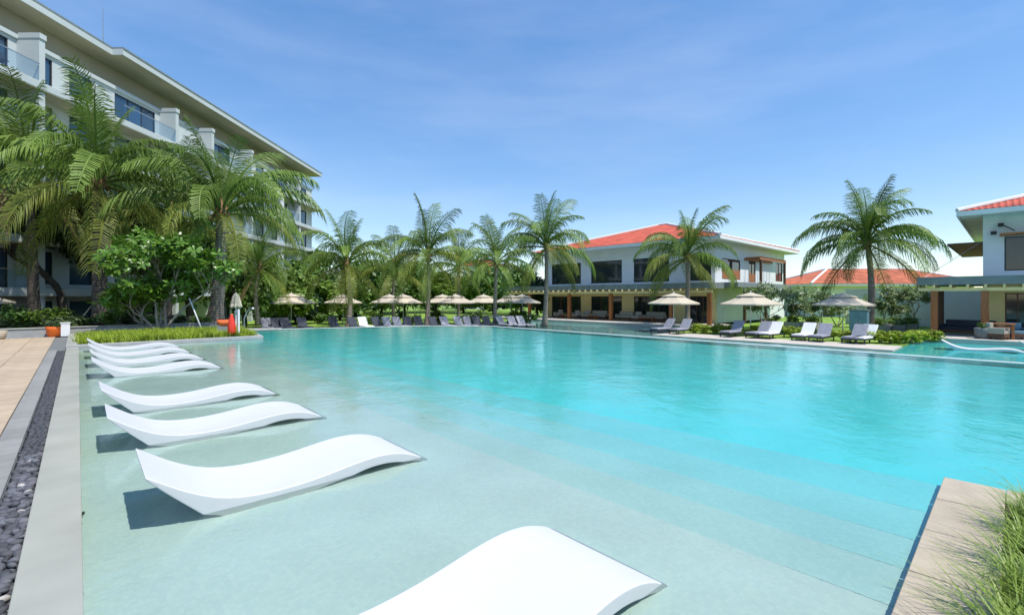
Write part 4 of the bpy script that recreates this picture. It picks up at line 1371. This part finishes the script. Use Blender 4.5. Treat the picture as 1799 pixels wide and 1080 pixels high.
PA = parasol_proto(M['canvas']); PB = parasol_proto(M['canvas_grey'])
pars = [(512, 37.5, 'c', 'cream parasol on the far shore nearest the hotel end'), (603, 42.5, 'c', 'cream parasol behind the leaning crowned palm trunk'),
        (685, 43.5, 'g', 'left one of two overlapping parasols between the left shore palms'), (709, 42, 'c', 'right one of two overlapping parasols between the left shore palms'),
        (778, 44, 'c', 'cream parasol just right of the palm with yellow fronds'), (801, 42, 'g', 'greyish parasol overlapping in the middle of the far shore'),
        (850, 45, 'c', 'cream parasol left of the slimmer palm trunk'), (897, 45, 'g', 'greyish parasol right of the slimmer palm trunk'), (918, 43, 'g', 'greyish parasol by the first orange terrace column'),
        (1184, 34, 'c', 'cream parasol in front of the villa facade palm'), (1319, 30.5, 'c', 'cream parasol before the grey green frangipani trees'), (1481, 30.2, 'g', 'parasol above the blue grey towel board'),
        (-72, 22, 'c', 'parasol cut by the left edge in front of the hotel ground floor')]
used = set()
for x, d, kind, lab in pars:
    pr = PA if kind == 'c' else PB
    if kind in used: pr = copy_tree(pr)
    used.add(kind)
    p = D(x, d, LOW if x > 0 else -.75)
    pr.location = p; pr.rotation_euler = (0, 0, rnd.uniform(0, .7))
    if d > 40: pr.scale = (.93, .93, .98)
    tag(pr, lab, 'parasol', 'open two tier parasols round the pool')


# ------------------------------------------------------------------ sun loungers on the terraces
def deck_lounger(m, frame='whitepaint'):
    root = empty('sun_lounger')
    b = MB(); b.box(-.02, 1.25, -.33, .33, .27, .37); b.build('seat_cushion', M[m], root, bevel=.02)
    b = MB()
    ang = R(52)
    c, s = math.cos(ang), math.sin(ang)
    def q(l, h_, y): return (-.03 - l * c + h_ * s * 1.0, y, .30 + l * s + h_ * c)
    vs = [q(0, 0, -.33), q(.8, 0, -.33), q(.8, .09, -.33), q(0, .09, -.33), q(0, 0, .33), q(.8, 0, .33), q(.8, .09, .33), q(0, .09, .33)]
    b.add(vs, [(0, 1, 2, 3), (7, 6, 5, 4), (0, 4, 5, 1), (1, 5, 6, 2), (2, 6, 7, 3), (3, 7, 4, 0)])
    b.build('back_cushion', M[m], root, bevel=.02, fix=True)
    b = MB(); b.box(-.65, 1.27, -.36, -.31, .2, .268); b.box(-.65, 1.27, .31, .36, .2, .268); b.box(-.65, -.6, -.309, .309, .2, .268); b.box(1.22, 1.27, -.309, .309, .2, .268)
    b.build('frame', M[frame], root)
    for y in (-.28, .28):
        b = MB(); b.tube([(-.5, y, .24), (-.36, y, .72)], .018, 5); b.build('back_strut', M[frame], root)
    for x in (-.55, 1.15):
        for y in (-.335, .335):
            b = MB(); b.box(x - .03, x + .03, y - .025, y + .025, 0, .2); b.build('leg', M[frame], root)
    return root


LP = {'dark': deck_lounger('slate_fabric', 'frame'), 'grey': deck_lounger('grey_fabric', 'frame'), 'white': deck_lounger('towel', 'frame')}
lused = set()


def place_lounger(p, rz, kind, lab, group):
    o = LP[kind]
    if kind in lused: o = copy_tree(o)
    lused.add(kind)
    o.location = p; o.rotation_euler = (0, 0, rz)
    tag(o, lab, 'sun lounger', group)


# far shore: feet towards the pool
spots = [(468, 'grey'), (487, 'dark'), (503, 'dark'), (533, 'dark'), (588, 'dark'), (622, 'dark'), (640, 'white'), (664, 'dark'), (682, 'grey'), (700, 'grey'), (718, 'dark'), (737, 'dark'), (764, 'dark'),
         (783, 'grey'), (808, 'grey'), (824, 'grey'), (840, 'dark'), (858, 'dark'), (882, 'grey'), (902, 'grey'), (918, 'grey')]
counts = {}
tot = {k: sum(1 for s in spots if s[1] == k) for k in ('dark', 'grey', 'white')}
for x, kind in spots:
    counts[kind] = counts.get(kind, 0) + 1
    d = 33.2 + max(0, (x - 468)) * .0075 + rnd.uniform(-.3, .3)
    lab = 'white towelled sun lounger among dark ones on the far shore' if kind == 'white' else '%s %s sun lounger from the left on the far shore terrace' % (ORD[counts[kind] - 1], 'dark slate' if kind == 'dark' else 'grey')
    place_lounger(D(x, d, LOW), -PI / 2 + R(38) + rnd.uniform(-.15, .15), kind, lab, 'sun loungers along the far shore')
# right bank
rs = [(1172, 586, 'grey', 'grey sun lounger left of the pair below the villa palm'), (1202, 587, 'grey', 'grey sun lounger right of the pair below the villa palm'), (1293, 592, 'grey', 'grey sun lounger left of the cream parasol pole on the right bank'),
      (1340, 594, 'grey', 'grey sun lounger beside the white towelled one on the right bank'), (1360, 595, 'white', 'white towelled sun lounger with lime hedge on its right, right bank'),
      (1418, 598, 'white', 'white towelled sun lounger left of a grey one, right bank'), (1447, 600, 'grey', 'grey sun lounger between lime hedge and white towelled lounger'),
      (1508, 603, 'grey', 'grey sun lounger before the blue grey towel board'), (1524, 603.5, 'white', 'narrow white towelled sun lounger beside the towel board')]
for x, y, kind, lab in rs:
    p = G(x, y - 1.5, LOW)
    place_lounger(p, ROT + PI + R(-8) + rnd.uniform(-.1, .1), kind, lab, 'sun loungers along the right bank')

# towel board / cabinet by the broad palm
p = G(1510, 592, LOW)
tb_ = empty('towel_cabinet', p, ROT, 'upright blue grey towel cabinet left of the broad palm trunk', 'cabinet')
b = MB(); b.box(-.3, .3, -.45, .45, .08, 1.62); b.build('body', M['teal'], tb_, bevel=.02)
b = MB(); b.box(-.34, .34, -.49, .49, 1.623, 1.68); b.build('top', M['slate'], tb_)
b = MB(); b.box(-.26, .26, -.4, .4, 0, .077); b.build('plinth', M['black'], tb_)
for sy in (-1, 1):
    b = MB(); b.box(-.325, -.303, min(sy * .01, sy * .43), max(sy * .01, sy * .43), .12, 1.58); dd_ = b.build('door', M['teal'], tb_)
    b = MB(); b.box(-.35, -.328, sy * .06 - .012, sy * .06 + .012, .8, 1.0); b.build('handle', M['metal'], dd_)


# ------------------------------------------------------------------ terrace furniture
def armchair(loc, rz, label, w=.85, m='sofa', group='lounge seats on the villa terrace'):
    r_ = empty('armchair' if w < 1.2 else 'sofa', loc, rz, label, 'armchair' if w < 1.2 else 'sofa', group)
    b = MB(); b.box(-w / 2, w / 2, -.4, .4, .12, .3); b.build('frame', M['darkwood'], r_, bevel=.02)
    b = MB(); b.box(-w / 2 + .1, w / 2 - .1, -.38, .28, .303, .46); b.build('seat', M[m], r_, bevel=.03)
    b = MB(); b.box(-w / 2 + .1, w / 2 - .1, .2, .4, .463, .88); b.build('backrest', M[m], r_, bevel=.04)
    for s in (-1, 1):
        b = MB(); b.box(min(s * (w / 2 - .1), s * w / 2), max(s * (w / 2 - .1), s * w / 2), -.4, .4, .303, .62); b.build('armrest', M[m], r_, bevel=.03)
        for y in (-.34, .34):
            b = MB(); b.box(s * (w / 2 - .06) - .03, s * (w / 2 - .06) + .03, y - .03, y + .03, 0, .118); b.build('leg', M['darkwood'], r_)
    return r_


def low_table(loc, rz, label, w=.9, m='wood'):
    r_ = empty('low_table', loc, rz, label, 'table', 'low tables on the villa terrace')
    b = MB(); b.box(-w / 2, w / 2, -.3, .3, .38, .43); b.build('tabletop', M[m], r_, bevel=.01)
    for sx in (-1, 1):
        for sy in (-1, 1):
            b = MB(); b.box(sx * (w / 2 - .06) - .03, sx * (w / 2 - .06) + .03, sy * .24 - .03, sy * .24 + .03, 0, .378); b.build('leg', M[m], r_)


zt_ = LOW + .2
lb = ROT - PI / 2
seats = [(982, .8, 'armchair in the dark doorway left of the second terrace column', 38.2), (1012, .8, 'armchair just right of the second terrace column', 38.0), (1030, .85, 'armchair before the narrow cream wall', 38.4),
         (1052, 1.9, 'sofa under the second ground floor window of the villa', 38.8), (1098, 1.7, 'sofa right of the third terrace column', 38.6), (1119, .85, 'armchair at the left of the wide dark window', 38.3), (1150, 2.1, 'sofa before the wide dark window of the villa', 38.9)]
for x, w, lab, v in seats:
    uu = u_on(x, v)
    armchair(W(uu, v, zt_), ROT - PI / 2 + rnd.uniform(-.1, .1), lab + ' terrace' if 'terrace' not in lab else lab, w)
for x, lab in ((1042, 'low wooden table before the sofa under the second window'), (1138, 'wide low wooden table before the wide dark window'), (995, 'low wooden table behind the second terrace column')):
    low_table(W(u_on(x, 37.7), 37.7, zt_), lb, lab, 1.3 if x > 1100 else .9)
# right villa terrace: timber table, chair, pot, dark lounge bed
tp = W(u_on(1757, 36.6), 36.6, zt_)
r_ = empty('dining_table', tp, lb, 'orange timber table beside the pot on the right villa terrace', 'table')
b = MB(); b.box(-.6, .6, -.4, .4, .78, .84); b.build('tabletop', M['wood'], r_, bevel=.01)
for sx in (-1, 1):
    for sy in (-1, 1):
        b = MB(); b.box(sx * .5 - .05, sx * .5 + .05, sy * .3 - .05, sy * .3 + .05, 0, .778); b.build('leg', M['wood'], r_)
b = MB(); b.box(-.449, .449, -.32, -.28, .5, .7); b.build('apron', M['wood'], r_)
armchair(W(u_on(1786, 36.9), 36.9, zt_), lb + .4, 'teal armchair at the right edge on the right villa terrace', .8, 'teal', 'seats on the right villa terrace')
armchair(W(u_on(1752, 35.9), 35.9, zt_), lb + 1.2, 'small seat with pale cushion below the orange timber table', .55, 'sofa', 'seats on the right villa terrace')
pp = W(u_on(1727, 36.0), 36.0, zt_)
r_ = empty('plant_pot', pp, 0, 'dark pot with a few leaves at the foot of the right villa column', 'pot')
b = MB(); b.lathe([(.2, 0), (.3, .05), (.36, .55), (.33, .58), (.28, .5)], 14); b.build('pot', M['dark_stone'], r_, smooth=True)
o = put('foliage', SH['leaf_mid'][0], r_, (0, 0, .72), (0, 0, 0), (.3, .3, .24)); o['kind'] = 'stuff'
dp = W(u_on(1702, 39.0), 39.0, zt_)
armchair(dp, lb - .2, 'long dark lounge sofa in the shade of the timber posts', 2.4, 'slate_fabric', 'seats on the right villa terrace')

# ------------------------------------------------------------------ things round the grass bed on the left
def pole_thing(name, a, c, rad, m, label, cat, group=None):
    a = Vector(a); c = Vector(c)
    b = MB(); b.tube([(0, 0, 0), (c - a) * .5 + Vector((0, 0, .01)), c - a], [rad, rad * .9, rad * .8], 7)
    o = b.build(name, M[m], smooth=True); o.location = a
    return tag(o, label, cat, group)


pole_thing('tree_stake', D(133, 20.9, .2), D(161, 21.3, H - (537 - HZ) / F * 21.3), .035, 'bark', 'slanting grey stake leaning on the thick shaded palm trunk', 'stake', 'wooden tree stakes')
pole_thing('tree_stake', D(221, 21.0, .2), D(207, 21.2, H - (522 - HZ) / F * 21.2), .035, 'bark', 'grey stake between the shaded palm trunk and the frangipani', 'stake', 'wooden tree stakes')
p = G(356, 582, .1)
pole_thing('white_pole', p, D(333, p.y, H - (524 - HZ) / F * p.y), .028, 'whitepaint', 'white leaning pole in the grass right of the frangipani', 'pole')
# rescue post with red buoy
p = G(412, 590, .1)
r_ = empty('rescue_stand', (p.x, p.y, .08), 0, 'short white post carrying rescue floats in the grass bed', 'post')
b = MB(); b.tube([(0.1, .1, 0), (0.1, .1, .98)], .04, 8); b.build('post', M['whitepaint'], r_)
b = MB(); b.tube([(.1, .1, .92), (0, 0, .90)], .012, 6); b.build('hook', M['metal'], r_)
b = MB(); b.lathe([(.02, 0), (.1, .02), (.135, .14), (.13, .36), (.09, .58), (.05, .68), (.045, .74), (.01, .76)], 16)
ro = b.build('rescue_buoy', M['red'], smooth=True); ro.location = (p.x - .02, p.y - .12, .14); tag(ro, 'red torpedo rescue buoy hanging above the grass bed end', 'buoy')
b = MB(); b.tube([(-.07, 0, .48), (-.13, 0, .62), (-.05, 0, .72)], .014, 6); b.tube([(.07, 0, .48), (.13, 0, .62), (.05, 0, .72)], .014, 6); b.build('handle', M['black'], ro)
q = D(383, p.y + .6, .55)
b = MB(); b.tube([(0, 0, .1), (.06, 0, .02), (.2, 0, -.02), (.42, 0, 0), (.6, 0, .06)], [.05, .11, .13, .12, .06], 12)
o = b.build('rescue_tube', M['orange'], smooth=True); o.location = q; tag(o, 'orange rescue float lying left of the red buoy', 'float')
b = MB(); b.tube([(.12, -.02, .14), (.3, -.05, .16), (.5, -.02, .1)], .012, 5); b.build('strap', M['black'], o)
b = MB(); b.box(.05, .55, -.12, .12, -.46, -.135); st_ = b.build('float_rack', M['concrete']); st_.location = q; tag(st_, 'small grey rack under the orange rescue float', 'rack')
# closed parasol
p = D(415, 20.2, .1)
r_ = empty('closed_parasol', p, 0, 'closed beige parasol tied up behind the red buoy', 'parasol')
hh = H - (514 - HZ) / F * 20.2 - .1
b = MB(); b.tube([(0, 0, 0), (0, 0, hh)], .025, 8); b.build('pole', M['whitepaint'], r_)
b = MB()
n = 16
prof = [(.03, hh - .02), (.12, hh - .12), (.19, hh - .4), (.24, hh - .62), (.17, hh - .68)]
vs = []
for rr, z in prof:
    for k in range(n):
        rk = rr * (1.0 if k % 2 else .72); vs.append((rk * math.cos(2 * PI * k / n), rk * math.sin(2 * PI * k / n), z + (.05 if k % 2 == 0 and z < hh - .6 else 0)))
fs = [(i * n + k, i * n + (k + 1) % n, (i + 1) * n + (k + 1) % n, (i + 1) * n + k) for i in range(len(prof) - 1) for k in range(n)]
b.add(vs, fs); b.build('folded_canopy', M['canvas'], r_, solid=.01)
b = MB(); b.lathe([(.2, 0), (.22, .06), (.05, .09)], 12); b.build('base', M['concrete'], r_)
# outdoor shower
p = D(438, 20.8, .1)
r_ = empty('outdoor_shower', p, 0, 'bent steel outdoor shower pipe right of the closed parasol', 'shower')
b = MB(); b.tube([(-.22, 0, 0), (-.22, 0, .45), (-.1, 0, .75), (.05, 0, .92), (.14, 0, .93)], .028, 8); b.build('pipe', M['metal'], r_, smooth=True)
b = MB(); b.lathe([(.03, .08), (.09, .02), (.09, -.02), (.02, -.025)], 12, (.16, 0, .88)); b.build('shower_head', M['metal'], r_, smooth=True)
# orange pot and white post box by the wall
p = G(97, 591, -.0)
r_ = empty('plant_pot', (p.x, p.y, 0.0), 0, 'squat orange glazed pot by the low grey wall', 'pot')
b = MB(); b.lathe([(.17, 0), (.23, .06), (.255, .28), (.27, .36), (.25, .37), (.22, .3)], 18); b.build('pot', M['terracotta'], r_, smooth=True)
o = put('foliage', SH['leaf_dark'][0], r_, (0, 0, .42), (0, 0, 0), (.26, .26, .12)); o['kind'] = 'stuff'
p = G(115.5, 590.5, 0)
b = MB(); b.box(-.13, .13, -.13, .13, 0, .50); o = b.build('white_bollard', M['whitepaint'], bevel=.012); o.location = (p.x, p.y, 0); o.rotation_euler = (0, 0, ROT)
tag(o, 'square white bollard right of the orange pot', 'bollard')
b = MB(); b.box(-.145, .145, -.145, .145, .503, .53); b.build('cap', M['whitepaint'], o)
p = G(-2, 596, 0)
r_ = empty('plant_pot', (p.x, p.y, 0), 0, 'terracotta pot cut by the left edge before the low wall', 'pot')
b = MB(); b.lathe([(.14, 0), (.19, .06), (.22, .3), (.2, .31), (.17, .25)], 16); b.build('pot', M['pinkstone'], r_, smooth=True)

# refracted sunlight: the water bends it, the pool's own surfaces and what stands in it receive it
for o in bpy.data.objects:
    if o.type != 'MESH': continue
    if o.name in ('water', 'lower_pool_water'):
        o.cycles.is_caustics_caster = True
    elif o.name.startswith(('pool_shelf', 'pool_step', 'pool_floor', 'pool_wall', 'ledge_lounger', 'lower_pool_floor', 'spa_floor', 'waterline', 'wall_inlet')):
        o.cycles.is_caustics_receiver = True
